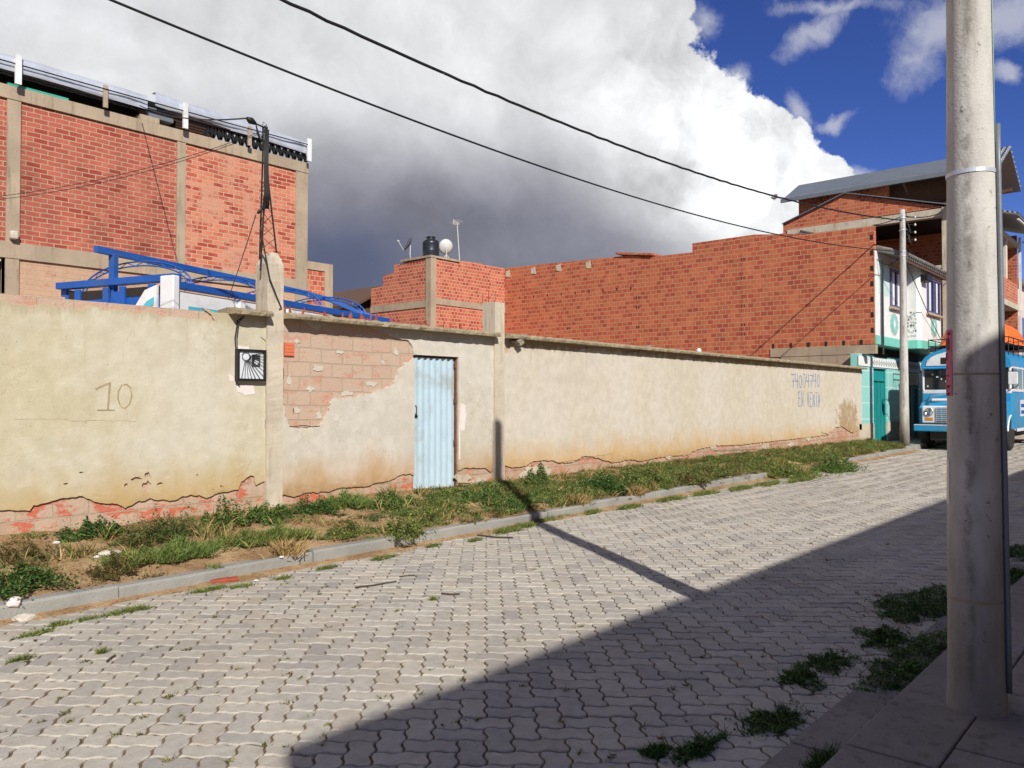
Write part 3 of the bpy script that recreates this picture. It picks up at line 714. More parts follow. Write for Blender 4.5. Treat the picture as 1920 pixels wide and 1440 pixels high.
# strokes: painted and scratched writing
def stroke(g, pts, w_, y=WY-.003, t=.003):
    for a, b in zip(pts[:-1], pts[1:]):
        a, b = Vector(a), Vector(b); d = (b-a); L = d.length
        if L < 1e-6: continue
        d /= L; n_ = Vector((-d.y, d.x))*w_/2; a2 = a-d*w_*.3; b2 = b+d*w_*.3
        q = [a2-n_, b2-n_, b2+n_, a2+n_]; ys = y+random.uniform(-.0006, .0006)
        o = len(g.v); g.v += [(p.x, ys, p.y) for p in q]+[(p.x, ys+t, p.y) for p in q]
        for f in ((0, 1, 2, 3), (7, 6, 5, 4), (0, 4, 5, 1), (1, 5, 6, 2), (2, 6, 7, 3), (3, 7, 4, 0)): g.face([o+k for k in f])
def ov(cx, cy, rx, ry, a0=0, a1=360, n=16): return [(cx+math.cos(R(a0+(a1-a0)*k/n))*rx, cy+math.sin(R(a0+(a1-a0)*k/n))*ry) for k in range(n+1)]
GL = {'7': [[(0, 1), (.9, 1), (.45, 0)], [(.2, .5), (.8, .5)]], '4': [[(.1, 1), (.05, .45), (.85, .5)], [(.75, 1), (.7, 0)]], '0': [ov(.45, .5, .4, .5, 90, 450)],
      'E': [[(.85, 1), (.1, 1), (.05, 0), (.85, 0)], [(.05, .55), (.65, .55)]], 'N': [[(.05, 0), (.1, 1), (.75, 0), (.8, 1)]], 'V': [[(.05, 1), (.4, 0), (.8, 1)]],
      'T': [[(0, 1), (.9, 1)], [(.45, 1), (.45, 0)]], 'A': [[(0, 0), (.4, 1), (.85, 0)], [(.15, .4), (.7, .4)]]}
def write(g, text, xa, za, xb, zb, hh, w_):
    n = len(text); st = (xb-xa)/n
    for i, chh in enumerate(text):
        if chh == ' ': continue
        x = xa+st*i; z = za+(zb-za)*i/n; h = hh*(1+.08*math.sin(i*2.3)); z += .02*math.sin(i*3.1)
        for s_ in GL[chh]: stroke(g, [(x+u*st*.82, z+v*h) for u, v in s_], w_)
g = MB(); a = W(1484, 727); b = W(1538, 725); write(g, '74004740', a[0], a[1], b[0], b[1], .37, .032)
a = W(1497, 760); b = W(1539, 762); write(g, 'EN VENTA', a[0], a[1]-.02, b[0], b[1]-.02, .40, .028)
g.build('painted_writing', M['blueink'], wall)
g = MB()
a = [W(*q) for q in ((180, 729), (195, 722), (206, 718), (204, 745), (202, 769))]; stroke(g, a, .02); stroke(g, [W(183, 769), W(214, 769)], .012)
a = [W(*q) for q in ((228, 722), (222, 733), (221, 748), (226, 762), (234, 766), (243, 757), (247, 742), (245, 728), (238, 721), (232, 721))]; stroke(g, a, .013)
g.build('scratched_number', M['mudmark'], wall)
# hairline cracks in the render
g = MB(); rg = random.Random(9)
def crack(p0, p1, w_=.004, n=30, amp=.03):
    a, b = Vector(W(*p0)), Vector(W(*p1)); L = []
    for k in range(n+1):
        t = k/n; q = a.lerp(b, t); m = math.sin(t*math.pi); q.y += amp*m*mn.noise(Vector((q.x*6, q.y*6, p0[0]))) + .008*mn.noise(Vector((q.x*40, q.y*40, 1))); q.x += amp*m*mn.noise(Vector((q.x*6, q.y*6, p0[0]+50))); L.append(tuple(q))
    stroke(g, L, w_, WY-.0012, .002)
crack((497, 700), (499, 880), .004); crack((530, 600), (531, 745), .005); crack((1047, 868), (1150, 850), .004)
crack((1340, 845), (1420, 842), .008); crack((1445, 815), (1447, 838), .012, 10); crack((1540, 811), (1553, 815), .016, 6); crack((490, 632), (500, 643), .008, 10)
crack((543, 800), (600, 799), .01); crack((550, 765), (551, 772), .008, 4)
g.build('crack', M['black'], wall)
g = MB(); crack((25, 786), (255, 790), .0035, 40); g.build('trowel_line', M['mudmark'], wall)
# roof tile stub and timber end under the right coping
g = MB(); c = W(967, 636); mt = Matrix.Translation((c[0], WY-.06, c[1])) @ Matrix.Rotation(R(-28), 4, 'Y'); g.box(-.13, .13, -.1, .08, -.02, .03, mt); g.box(-.1, .02, -.09, .06, -.09, -.022, mt); g.build('timber_stub', M['greypatch'], wall, bevel=.008)
g = MB(); c = W(1206, 655); mt = Matrix.Translation((c[0], WY-.03, c[1])) @ Matrix.Rotation(R(-20), 4, 'Y'); g.box(-.2, .2, -.05, .05, -.03, .03, mt); g.build('timber_stub', M['greypatch'], wall, bevel=.008)
g = MB()
for px in (915, 926, 938): c = W(px, 0)[0]; g.tube([(c, WY+.12, pz2-.02), (c+.01, WY+.12, pz2+.14+.03*(px % 3))], .006, 5)
g.build('rebar', M['rust'], wall)

# electricity meter in a framed niche cover
c = W(467, 685); mb = thing('meter_box', 'white electricity meter box behind a black sun-ray grille beside the first pillar', 'meter box', (c[0], WY, c[1]))
hw, hh = (W(495, 685)[0]-W(440, 685)[0])/2*.97, (W(467, 656)[1]-W(467, 715)[1])/2
X, Z = c; g = MB(); g.box(X-hw+.02, X+hw-.02, WY-.05, WY+.01, Z-hh+.02, Z+hh-.02); g.build('cover', M['meter'], mb, bevel=.006)
g = MB(); t_ = .028
g.box(X-hw, X+hw, WY-.075, WY+.0, Z+hh-t_, Z+hh); g.box(X-hw, X+hw, WY-.075, WY+.0, Z-hh, Z-hh+t_); g.box(X-hw, X-hw+t_, WY-.073, WY, Z-hh+t_, Z+hh-t_); g.box(X+hw-t_, X+hw, WY-.073, WY, Z-hh+t_, Z+hh-t_); g.build('frame', M['black'], mb, bevel=.004)
g = MB(); sx, sz = X-hw*.42, Z+hh*.55
for r_ in (.05,): g.tube([(sx+math.cos(a)*r_, WY-.066, sz+math.sin(a)*r_) for a in [2*math.pi*k/16 for k in range(17)]], .004, 5)
for k in range(13):
    a = R(-102+k*9.5); tmx = ((X+hw-.02)-sx)/math.cos(a) if math.cos(a) > .01 else 9; tmz = ((Z-hh+.02)-sz)/math.sin(a) if math.sin(a) < -.01 else 9
    L = min(tmx, tmz); 
    if L > 5: continue
    g.tube([(sx+math.cos(a)*.05, WY-.066, sz+math.sin(a)*.05), (sx+math.cos(a)*L, WY-.066, sz+math.sin(a)*L)], .0035, 5)
g.build('grille', M['black'], mb)
g = MB(); dx, dz = X+hw*.33, Z+hh*.3; g.box(dx-.055, dx+.055, WY-.056, WY-.048, dz-.075, dz+.075); g.build('dial_window', M['dial'], mb)
g = MB(); g.lathe([(0.001, 0), (.03, 0), (.03, .006), (.001, .006)], (0, 0, 0), 16)
g.v = [(dx+x, WY-.056-z, dz-.02+y) for x, y, z in g.v]; g.build('dial', M['dish'], mb)
# supply cable down to the meter and up the broken pillar
g = MB(); a = W(441, 600); g.tube([(a[0]+.1, WY-.03, TOP-.03), (a[0]+.02, WY-.02, TOP-.09), (a[0]-.012, WY-.02, TOP-.3), (a[0]+.01, WY-.02, Z+.1), (a[0]+.005, WY-.025, Z-hh-.03), (a[0]+.05, WY-.03, Z-hh-.05)], .008, 6)
g.tube([(a[0]+.1, WY-.03, TOP-.03), (a[0]+.03, WY-.03, TOP-.11), (a[0]+.012, WY-.022, TOP-.3), (a[0]+.022, WY-.02, Z+.1), (a[0]+.015, WY-.025, Z-hh+.02)], .006, 6)
tag(g.build('meter_cable', M['cable']), 'black twin cable hanging down the yard wall to the meter box', 'cable')

# shards set along the coping
sh0 = None; rg = random.Random(4)
for k in range(34):
    px = rg.uniform(640, 908) if k < 28 else rg.uniform(535, 640); x = W(px, 590)[0]; hgt = rg.uniform(.05, .14) if k != 5 else .2
    if sh0 is None:
        g = MB(); g.add([(-.05, 0, 0), (.05, 0, 0), (.04, .03, 0), (-.04, .035, 0), (-.02, .01, 1), (.015, .012, .7), (.0, .03, .8)], [(0, 1, 5, 4), (1, 2, 6, 5), (2, 3, 4, 6), (3, 0, 4), (4, 5, 6), (0, 3, 2, 1)])
        sh0 = g.build('brick_shard', M['redbrick']); tag(sh0, 'jagged red brick shard standing on the coping left of the second pillar', 'brick shard', 'brick shards set upright along the wall top'); s_ = sh0
    else: s_ = sh0.copy(); C.objects.link(s_)
    s_.location = (x, WY+rg.uniform(.05, .22), TOP+.055); s_.scale = (rg.uniform(.3, .9), .8, hgt); s_.rotation_euler = (rg.uniform(-.2, .2), rg.uniform(-.35, .35), rg.uniform(-1, 1))
g = MB(); c = W(1314, 648); g.lathe([(.02, 0), (.055, .01), (.06, .05), (.04, .09), (.01, .1)], (c[0], WY+.05, TOP+.05), 9); tag(g.build('white_rag', M['white']), 'small white crumpled bag lying on the right part of the coping', 'bag')

# ------------------------------------------------------------------ house behind the viewer that shades the near half of the street
HX0, HY, HZ = -2.15, -3.75, 5.74
hs_ = thing('corner_house', 'rendered two-storey house on the near side of the street, throwing its shade on the paving', 'house', (20, -8, 0))
g = MB(); g.box(HX0+.3, 75, -14, HY-.35, -.2, HZ-.2); g.build('wall', M['shadeplaster'], hs_)
g = MB(); g.box(HX0, 75.3, -14.3, HY, HZ-.2, HZ); g.build('roof', M['beam'], hs_)
for k in range(9):
    x = 3+k*7.5; g = MB(); g.box(x, x+1.4, HY-.36, HY-.30, 3.4, 4.6); wn_ = g.build('window', M['white'], hs_); g = MB(); g.box(x+.08, x+1.32, HY-.299, HY-.29, 3.48, 4.52); g.build('pane', M['glass'], wn_)

# ------------------------------------------------------------------ concrete poles
pb = onZ(1832, 1328, WZ)
pole = thing('concrete_pole', 'big near grey concrete pole on the pavement with steel strap, side conduit and pink strip', 'pole', (pb.x, pb.y, WZ))
PH = 7.45; r0, r1 = .141, .083
def prad(z): return r0 + (r1-r0)*z/PH
g = MB(); g.smooth = True; nz = 60; n = 40
for i in range(nz+1):
    z = PH*i/nz; rr = prad(z)
    if z < .15: rr += .008*(1-z/.15)
    for k in range(n):
        a = 2*math.pi*k/n; q = rr*(1+.006*mn.noise(Vector((math.cos(a)*2, math.sin(a)*2, z*2))))
        if abs(math.sin(a-R(200))) < .09: q *= .992
        g.v.append((pb.x+q*math.cos(a), pb.y+q*math.sin(a), WZ+z))
for i in range(nz):
    for k in range(n): g.face([i*n+k, i*n+(k+1) % n, (i+1)*n+(k+1) % n, (i+1)*n+k])
g.smooth = False; g.face([nz*n+k for k in range(n)]); g.build('shaft', M['pole'], pole)
def strapz(py): return onX(1820, py, pb.x).z if 0 else EYE + (750-py)/1500*(pb.x*CT+pb.y*ST)
def ringband(z0, tilt, h_, rr, mat, name, th=.004, a0=0, a1=360):
    g = MB(); n = 48
    for k in range(n+1):
        a = R(a0+(a1-a0)*k/n); z = z0+tilt*math.sin(a+.6); r_ = prad(z-WZ)+rr
        for (q, dz) in ((0, -h_/2), (th, -h_/2), (th, h_/2), (0, h_/2)): g.v.append((pb.x+(r_+q)*math.cos(a), pb.y+(r_+q)*math.sin(a), z+dz))
    for k in range(n):
        for j in range(4): g.face([k*4+j, k*4+(j+1) % 4, (k+1)*4+(j+1) % 4, (k+1)*4+j])
    return g.build(name, mat, pole)
VA = math.degrees(math.atan2(-pb.y, -pb.x))      # direction from the pole back to the viewer
ringband(strapz(326), .0, .022, .001, M['steel'], 'strap', .003)
ringband(strapz(702), .0, .012, .0002, M['greypatch'], 'strap', .0012); ringband(strapz(1118), .0, .018, .0003, M['greypatch'], 'strap', .0015)
# conduit on the side away from the street, and a thin green wire above it
ca_ = R(VA+76); cx_, cy_ = math.cos(ca_), math.sin(ca_)
g = MB(); pts = [(pb.x+cx_*(prad(z-WZ)+.014), pb.y+cy_*(prad(z-WZ)+.014), z) for z in [WZ+.12+(strapz(240)-WZ-.12)*k/12 for k in range(13)]]
g.smooth = True; g.tube(pts, .0135, 10); g.build('conduit', M['roofgrey'], pole)
g = MB(); pts = [(pb.x+math.cos(R(VA+72-4*math.sin(k*.5)))*(prad(z-WZ)+.003), pb.y+math.sin(R(VA+72-4*math.sin(k*.5)))*(prad(z-WZ)+.003), z) for k, z in enumerate([strapz(240)-.1+(WZ+PH-strapz(240))*k/16 for k in range(17)])]
g.tube(pts, .0028, 5); g.build('wire', M['greenwire'], pole)
# narrow pink paper strip pasted on the street side, printed upright
def curved(a0, a1, z0, z1, off, name, mat, parent=pole, raw=None):
    g = raw or MB(); n = 5; o = len(g.v); nzz = 8
    for j in range(nzz+1):
        z = z0+(z1-z0)*j/nzz
        for k in range(n+1):
            a = R(VA+a0+(a1-a0)*k/n); r_ = prad(z-WZ)+off
            for q in (0, .0015): g.v.append((pb.x+(r_+q)*math.cos(a), pb.y+(r_+q)*math.sin(a), z))
    st = (n+1)*2
    for j in range(nzz):
        for k in range(n):
            a = o+j*st+k*2; g.face([a+1, a+3, a+st+3, a+st+1]); g.face([a, a+st, a+st+2, a+2])
    if raw is None: return g.build(name, mat, parent)
zt, zb_ = strapz(618), strapz(742)
strip = curved(-88, -50, zb_, zt, .0012, 'paper_strip', M['pink'])
g = MB()
for (a0, a1, pa, pb_) in ((-66, -57, 623, 628), (-80, -60, 634, 637), (-80, -74, 634, 650), (-66, -60, 637, 652), (-74, -66, 641, 644), (-74, -66, 647, 650), (-78, -60, 652, 656), (-84, -72, 661, 675), (-78, -70, 688, 691), (-76, -62, 703, 706), (-78, -72, 712, 716), (-76, -60, 722, 727), (-78, -70, 731, 734), (-76, -60, 736, 741)):
    curved(a0, a1, strapz(pb_), strapz(pa), .0035, 'printed_mark', M['pinkink'], strip)
curved(-82, -62, strapz(945), strapz(862), .001, 'paper_scrap', M['whitepatch'])

p2 = onY(1696, 830, 7.55); P2X = 28.15; P2Y = 7.55
pol2 = thing('concrete_pole', 'slender far concrete pole with cable coils standing before the mint and white house', 'pole', (P2X, P2Y, .27))
g = MB(); g.smooth = True; g.lathe([(.15-.07*z/7.75, z) for z in [7.75*k/10 for k in range(11)]], (P2X, P2Y, .25), 20); g.build('shaft', M['pole'], pol2)
for z in (7.7, 7.3, 6.6, 6.45): g = MB(); g.lathe([(.098, z), (.105, z), (.105, z+.04), (.098, z+.04)], (P2X, P2Y, 0), 16); g.build('strap', M['steel'], pol2)
g = MB(); rg = random.Random(2)
for k in range(16):
    z = rg.uniform(6.5, 7.9); a = rg.uniform(-1.4, .3); r_ = rg.uniform(.05, .13); cx, cy = P2X+math.cos(a)*.22, P2Y+math.sin(a)*.22
    g.tube([(cx+math.cos(t)*r_*.6, cy+math.sin(t)*r_*.6, z+math.sin(t)*r_*1.6) for t in [q*.6 for q in range(9)]], .009, 5)
for z in (7.75, 7.5, 7.25, 7.0): g.tube([(P2X+.1, P2Y-.1, z), (P2X+.26, P2Y-.3, z+.02)], .012, 5)
g.build('cable_coil', M['cable'], pol2)
for z in (7.72, 7.47, 7.22, 6.97): g = MB(); g.lathe([(.02, 0), (.035, .02), (.03, .06), (.015, .08)], (P2X+.27, P2Y-.31, z), 10); g.build('insulator', M['dish'], pol2)

# ------------------------------------------------------------------ overhead lines
def line(pts3, r_, label, n=40, name='power_line', wob=0):
    """smooth curve through three measured points"""
    a, b, c = [Vector(q) for q in pts3]; tm = (b-a).length/((b-a).length+(c-b).length); out = []
    for k in range(n+1):
        t = k/n; la = (t-tm)*(t-1)/((0-tm)*(0-1)); lb = t*(t-1)/(tm*(tm-1)); lc = t*(t-tm)/(1*(1-tm))
        p = a*la+b*lb+c*lc; p.z += wob*math.sin(k*2.9); p.y += wob*math.cos(k*2.3); out.append(p)
    g = MB(); g.smooth = True; g.tube(out, r_, 6); o = g.build(name, M['cable']); return tag(o, label, 'cable', 'overhead lines over the street' if name == 'power_line' else None)
YW = 8.4
def LW(px, py): return onY(px, py, YW)
u0 = LW(510, -2); u1 = LW(1060, 233); u2 = Vector((P2X, P2Y, 7.65))
# extend past the frame to a span end near the viewer's left
line([LW(300, -110), u1, u2], .021, 'thicker upper cable crossing the sky, with a bird on it', 90, wob=.006)
l1 = LW(900, 272); line([LW(60, -62), l1, (P2X, P2Y, 6.62)], .014, 'thin lower cable sagging across the sky to the far pole', 90)
# little bird
bq = LW(1452, 377); bird = MB(); bird.smooth = True
bird.tube([bq+Vector(v) for v in ((-.17, .02, .06), (-.1, .01, .07), (-.02, 0, .09), (.05, 0, .12), (.09, 0, .17), (.125, 0, .18), (.165, 0, .165))], [.012, .03, .055, .06, .036, .034, .004], 10)
bird.tube([bq+Vector((0, .015, .02)), bq+Vector((0, .015, .06))], .006, 5); bird.tube([bq+Vector((0, -.015, .02)), bq+Vector((0, -.015, .06))], .006, 5)
bo = bird.build('bird', M['bird']); bo.location = (0, 0, 0); tag(bo, 'small grey bird perched on the upper overhead cable near the brick gable', 'bird')
# service cables about the far pole
def sag(a, b, s, r_, label, n=16):
    a, b = Vector(a), Vector(b); g = MB(); g.tube([a.lerp(b, k/n)-Vector((0, 0, s*4*(k/n)*(1-k/n))) for k in range(n+1)], r_, 5); return tag(g.build('service_cable', M['cable']), label, 'cable')
sag((P2X, P2Y, 7.8), (37.4, 8.5, 9.7), .12, .02, 'short black cable rising from the far pole top to the brick gable building')
sag((P2X, P2Y, 7.8), (28.02, 8.45, 7.6), .05, .016, 'short cable from the far pole to the corner of the brick side wall')
sag((P2X, P2Y, 6.6), (28.2, 8.4, 6.5), .3, .014, 'looping cable between the far pole and the white house eave')
sag((P2X, P2Y, 6.55), (34.2, 7.8, 4.0), .1, .014, 'cable slanting from the far pole down to the corner of the white bay')
sag((P2X, P2Y, 7.0), (37.3, 8.0, 7.0), .5, .016, 'cable sagging from the far pole toward the brick building beside it')

# ------------------------------------------------------------------ lattice service mast on the broken pillar
tp = onY(497, 237, WY+.1); ms = thing('service_mast', 'black lattice cable mast rising from the top of the broken pillar', 'mast', (tp.x, WY+.1, pz1-.1))
mz0 = pz1-.25
feet = [(tp.x-.13, WY+.02), (tp.x+.02, WY+.2), (tp.x+.17, WY+.04)]
def mleg(k, z): t = max(0, 1-(z-mz0)/(tp.z-.35-mz0)); f = feet[k]; q = .028; a = k*2.1; return Vector((tp.x+q*math.cos(a)+(f[0]-tp.x)*t, WY+.1+q*math.sin(a)+(f[1]-WY-.1)*t, z))
for k in range(3):
    g = MB(); g.tube([mleg(k, mz0), mleg(k, (mz0+tp.z)/2), mleg(k, tp.z-.35), mleg(k, tp.z)], .011, 7); g.build('leg', M['black'], ms)
g = MB()
for i in range(7):
    z = mz0+.15+i*.15
    for k in range(3): g.tube([mleg(k, z), mleg((k+1) % 3, z+.13)], .0045, 5)
g.build('lacing', M['rust'], ms)
g = MB(); g.tube([mleg(0, tp.z-.02), Vector((tp.x-.13, WY+.1, tp.z+.0))], .01, 6); g.tube([Vector((tp.x+.02, WY+.1, tp.z-.05)), Vector((tp.x+.02, WY+.1, tp.z+.03)), Vector((tp.x-.02, WY+.1, tp.z+.05)), Vector((tp.x-.04, WY+.1, tp.z))], .004, 5); g.build('arm', M['black'], ms)
g = MB(); g.smooth = True; g.tube([Vector((tp.x-.26, WY+.08, tp.z+.03)), Vector((tp.x-.2, WY+.1, tp.z+.02)), Vector((tp.x-.13, WY+.1, tp.z))], [.02, .045, .02], 8)
for k in range(4): g.tube([Vector((tp.x-.14, WY+.08, tp.z-.01)), Vector((tp.x-.12+k*.02, WY+.08, tp.z-.16-.02*k)), Vector((tp.x-.05, WY+.08, tp.z-.14)), Vector((tp.x-.01, WY+.08, tp.z-.02))], .005, 5)
g.build('splice', M['cable'], ms)
g = MB(); g.smooth = True
for k in range(5): g.tube([Vector((tp.x-.03+.012*k, WY+.05, tp.z-.05)), Vector((tp.x-.035+.012*k, WY+.05, tp.z-.5)), Vector((tp.x-.03+.015*k, WY+.05, tp.z-.85)), Vector((tp.x-.06+.02*k, WY+.04, tp.z-1.05))], .009, 5)
g.tube([Vector((tp.x-.02, WY+.04, tp.z-.9)), Vector((tp.x-.1, WY, pz1+.2)), Vector((tp.x-.02, WY-.06, pz1-.35)), Vector((p1a+.19, WY-.045, pz1-.7)), Vector((p1a+.17, WY-.045, TOP+.1)), Vector((p1a+.16, WY-.0, TOP+.05))], .010, 6)
g.tube([Vector((tp.x-.02, WY+.04, tp.z-1.0)), Vector((tp.x-.14, WY+.02, tp.z-1.13))], .018, 6)
g.build('cable_bundle', M['cable'], ms)
BY = 17.5
sag((tp.x-.26, WY+.08, tp.z+.03), onY(262, 198, BY-.35), .12, .010, 'thick twisted cable running from the mast to the upper left')
sag((tp.x-.12, WY+.1, tp.z-.12), onY(-40, 372, 12), .12, .004, 'thin wire sagging from the mast across the left brick building')
sag((tp.x-.12, WY+.1, tp.z-.14), onY(-40, 377, 12.5), .14, .004, 'second thin wire just under the first sagging across the left brick building')
sag((tp.x-.15, WY+.05, tp.z-1.15), onY(428, 560, 11.8), .02, .006, 'thin stay wire slanting from the mast down behind the yard wall')
sag((0, BY-.2, 8.3), onY(702, 340, 24) if 0 else (11.9, BY-.2, 8.28), .05, .014, 'black cable strung along the silver roof edge of the left brick building')

# ------------------------------------------------------------------ left brick building
BX0, BX1 = -4.0, onY(577, 400, BY).x
bl_ = thing('brick_building', 'tall left brick building with concrete frame and silver metal roof edge', 'building', (6, BY, .2))
cX = [(onY(a, 300, BY).x, onY(b, 300, BY).x) for a, b in ((12, 38), (332, 348), (555, 577))]
cX = [(BX0, BX0+.3)]+cX
g = MB(); g.box(BX0, cX[2][0], BY+.02, BY+.2, 4.8, 7.62); g.build('brick_panel', M['brick_thin'], bl_)
g = MB(); g.box(cX[2][1], cX[3][0], BY+.02, BY+.2, 4.8, 7.62); g.build('brick_panel', M['brick_pale'], bl_)
g = MB(); g.box(cX[1][0]+.0, BX1, BY+.02, BY+.2, .2, 4.55); g.box(BX0, cX[1][0]-1.6, BY+.02, BY+.2, .2, 4.5); g.box(BX0, cX[1][0], BY+.021, BY+.2, .2, 2.9); g.build('brick_panel', M['brick_low'], bl_)
for a, b in cX:
    g = MB(); g.box(a, b, BY-.015, BY+.25, .2, 7.62); g.build('column', M['beam'], bl_)
g = MB(); g.box(BX0, BX1, BY-.03, BY+.25, 7.6, 7.86); a = onY(262, 205, BY).x; g.box(a, a+.42, BY-.032, BY+.25, 7.861, 7.98); g.build('beam', M['beam'], bl_)
g = MB(); g.box(BX0, BX1, BY-.03, BY+.25, 4.5, 4.82); g.build('beam', M['beam'], bl_)
g = MB(); g.box(BX1-.2, BX1-.02, BY+.2, BY+9, .2, 7.84); g.build('side_wall', M['brick_pale'], bl_)
g = MB(); g.box(BX0+.1, cX[2][1]+.1, BY+.7, BY+9, 7.8, 8.30); g.build('roof_gap_shade', M['black'], bl_)  # black block standing in for the shade under the roof edge
g = MB(); g.box(cX[1][0]-1.6, cX[1][0]+.1, BY+.5, BY+.6, .2, 4.5); g.build('recess_shade', M['darkhole'], bl_)  # dark backing sheet, its colour standing in for shade in the opening
# silver edge strip in two lengths
xm = onY(276, 190, BY).x
def fascia(xa, xb, seed, z0, z1):
    g = MB(); n = 60; g.smooth = True
    for i in range(n+1):
        x = xa+(xb-xa)*i/n
        for k, (dy, z) in enumerate(((.0, z0), (-.02, z0+.05), (-.02, z0+.12), (-.03, z0+.19), (-.0, z1), (.2, z1+.01))):
            tl = .16*(1-(x-xa)/(xb-xa)); g.v.append((x, BY-.12+dy+.03*mn.noise(Vector((x*1.7, k*.9, seed))), z+tl+.018*mn.noise(Vector((x*.9, k*.5, seed+2)))))
    for i in range(n):
        for k in range(5): g.face([i*6+k, (i+1)*6+k, (i+1)*6+k+1, i*6+k+1])
    return g.build('metal_fascia', M['steel'], bl_)
fascia(BX0, xm-.05, 1, 8.08, 8.38); fascia(xm+.12, BX1+.02, 2, 8.06, 8.36)
g = MB(); g.add([(BX0, BY-.05, 8.36), (xm+2.2, BY-.05, 8.3), (xm+2.2, BY+9.5, 8.75), (BX0, BY+9.5, 8.75)], [(0, 1, 2, 3)]); g.build('roof_sheet', M['corr'], bl_)
for px in (27, 340, 572):
    x = onY(px, 200, BY).x; g = MB(); g.box(x-.055, x+.055, BY-.22, BY-.17, 7.86, 8.44); g.build('steel_post', M['white'], bl_)
for px in (191, 461):
    x = onY(px, 200, BY).x; g = MB(); g.box(x-.045, x+.045, BY-.2, BY-.16, 7.862, 8.33); g.build('brick_post', M['beam'], bl_)
g = MB(); xa, xb = onY(385, 250, BY).x, BX1-.05
g.bar((xa-2, BY, 8.13), (xb, BY, 8.13), .06); n = 15
for k in range(n): x = xa+(xb-xa)*k/n; d_ = (xb-xa)/n; g.bar((x, BY, 7.88), (x+d_/2, BY, 8.12), .07); g.bar((x+d_/2, BY, 8.12), (x+d_, BY, 7.88), .07)
g.build('roof_truss', M['black'], bl_)
x = onY(16, 180, BY).x; g = MB(); g.box(x, x+1.1, BY+.05, BY+.12, 7.87, 7.93); g.build('plastic_sheet', M['greenclutter'], bl_)
g = MB(); x = onY(275, 200, BY).x; g.box(x, x+.6, BY+.0, BY+.4, 7.98, 8.2); g.build('gutter_box', M['roofgrey'], bl_)
x = onY(13, 440, BY).x; g = MB(); g.box(x+.02, x+.16, BY-.16, BY-.02, 4.86, 5.02); g.build('wall_lamp', M['stone'], bl_, bevel=.03)
# small brick annex right behind its corner
ax = thing('brick_annex', 'low orange brick wall end with concrete top just right of the left building', 'building', (14, 21, .2))
a0, a1 = onY(560, 500, 21).x, onY(608, 500, 21).x; zt_ = onY(600, 508, 21).z
g = MB(); g.box(a0, a1, 21, 24, .2, zt_); g.build('wall', M['brick_square'], ax)
g = MB(); g.box(a0, a1+.3, 20.96, 24.1, zt_+.001, zt_+.25); g.box(a1, a1+.3, 20.96, 24.1, .2, zt_); g.build('beam', M['beam'], ax)

# ------------------------------------------------------------------ cargo truck in the yard
ct = onY(330, 533, 12.05); tr = thing('cargo_truck', 'blue and white cargo truck with arched cover frame parked behind the yard wall', 'truck', (ct.x, 12.05, .07), math.atan2(.311, .95))
def tb(name, boxes, mat, parent=tr, bevel=.008):
    g = MB()
    for b_ in boxes: g.box(*b_)
    o = bpy_build_local(g, name, mat, parent, bevel); return o
def bpy_build_local(g, name, mat, parent, bevel=0):
    off = worldloc(parent); g.v = [(x+off.x, y+off.y, z+off.z) for x, y, z in g.v]; return g.build(name, mat, parent, bevel)
TZ = 3.52
tb('side_panel', [(0.05, 6.3, 0, .05, 1.2, TZ-.14)], M['white']); tb('side_panel', [(.05, 6.3, 2.45, 2.5, 1.2, TZ-.14)], M['white'])
tb('side_stripe', [(.25, 6.2, -.006, -.001, TZ-.46, TZ-.36), (.25, 6.2, -.006, -.001, TZ-.66, TZ-.62)], M['cyan'], bevel=0)
tb('top_rail', [(0, 6.35, -.05, .08, TZ-.11, TZ)], M['blue']); tb('top_rail', [(0, 6.35, 2.42, 2.55, TZ-.11, TZ)], M['blue'])
for s in (1.35, 2.6, 3.9, 5.2, 6.2): tb('side_post', [(s, s+.13, -.06, -.0, 1.2, TZ-.16)], M['white'])
tb('headboard', [(-.04, .05, .1, 2.4, 1.2, TZ-.1)], M['blue'])
tb('headboard_rail', [(-.1, .06, -.05, 2.55, TZ-.0, TZ+.11)], M['blue']); tb('slot_shade', [(-.05, -.041, .25, 1.15, TZ-.2, TZ-.06), (-.05, -.041, 1.35, 2.3, TZ-.2, TZ-.06)], M['darkhole'], bevel=0)  # dark plates on the headboard paint the shaded gap below the rail
tb('headboard_brace', [(-.09, -.04, .35, .5, 2, TZ-.03), (-.09, -.04, 1.0, 1.12, 2, TZ-.03), (-.09, -.04, 1.36, 1.48, 2, TZ-.03), (-.09, -.04, 2.0, 2.12, 2, TZ-.03)], M['blue'])
tb('corner_post', [(-.13, .0, -.08, .2, 1.2, TZ+.08)], M['white'], bevel=.02); tb('corner_post', [(-.13, .0, 2.35, 2.6, 1.2, TZ-.25)], M['white'], bevel=.02)
g = MB(); g.poly([[(.3, TZ-.05), (.55, TZ-.12), (.8, TZ-.42), (1.0, TZ-.55), (1.5, TZ-.6), (1.9, TZ-.42), (2.2, TZ-.3), (2.55, TZ-.27), (2.55, TZ-1.2), (.3, TZ-1.2)]], (-.04, 0, 0), lambda a, b: (-.055, a, b)); bpy_build_local(g, 'front_panel', M['white'], tr)
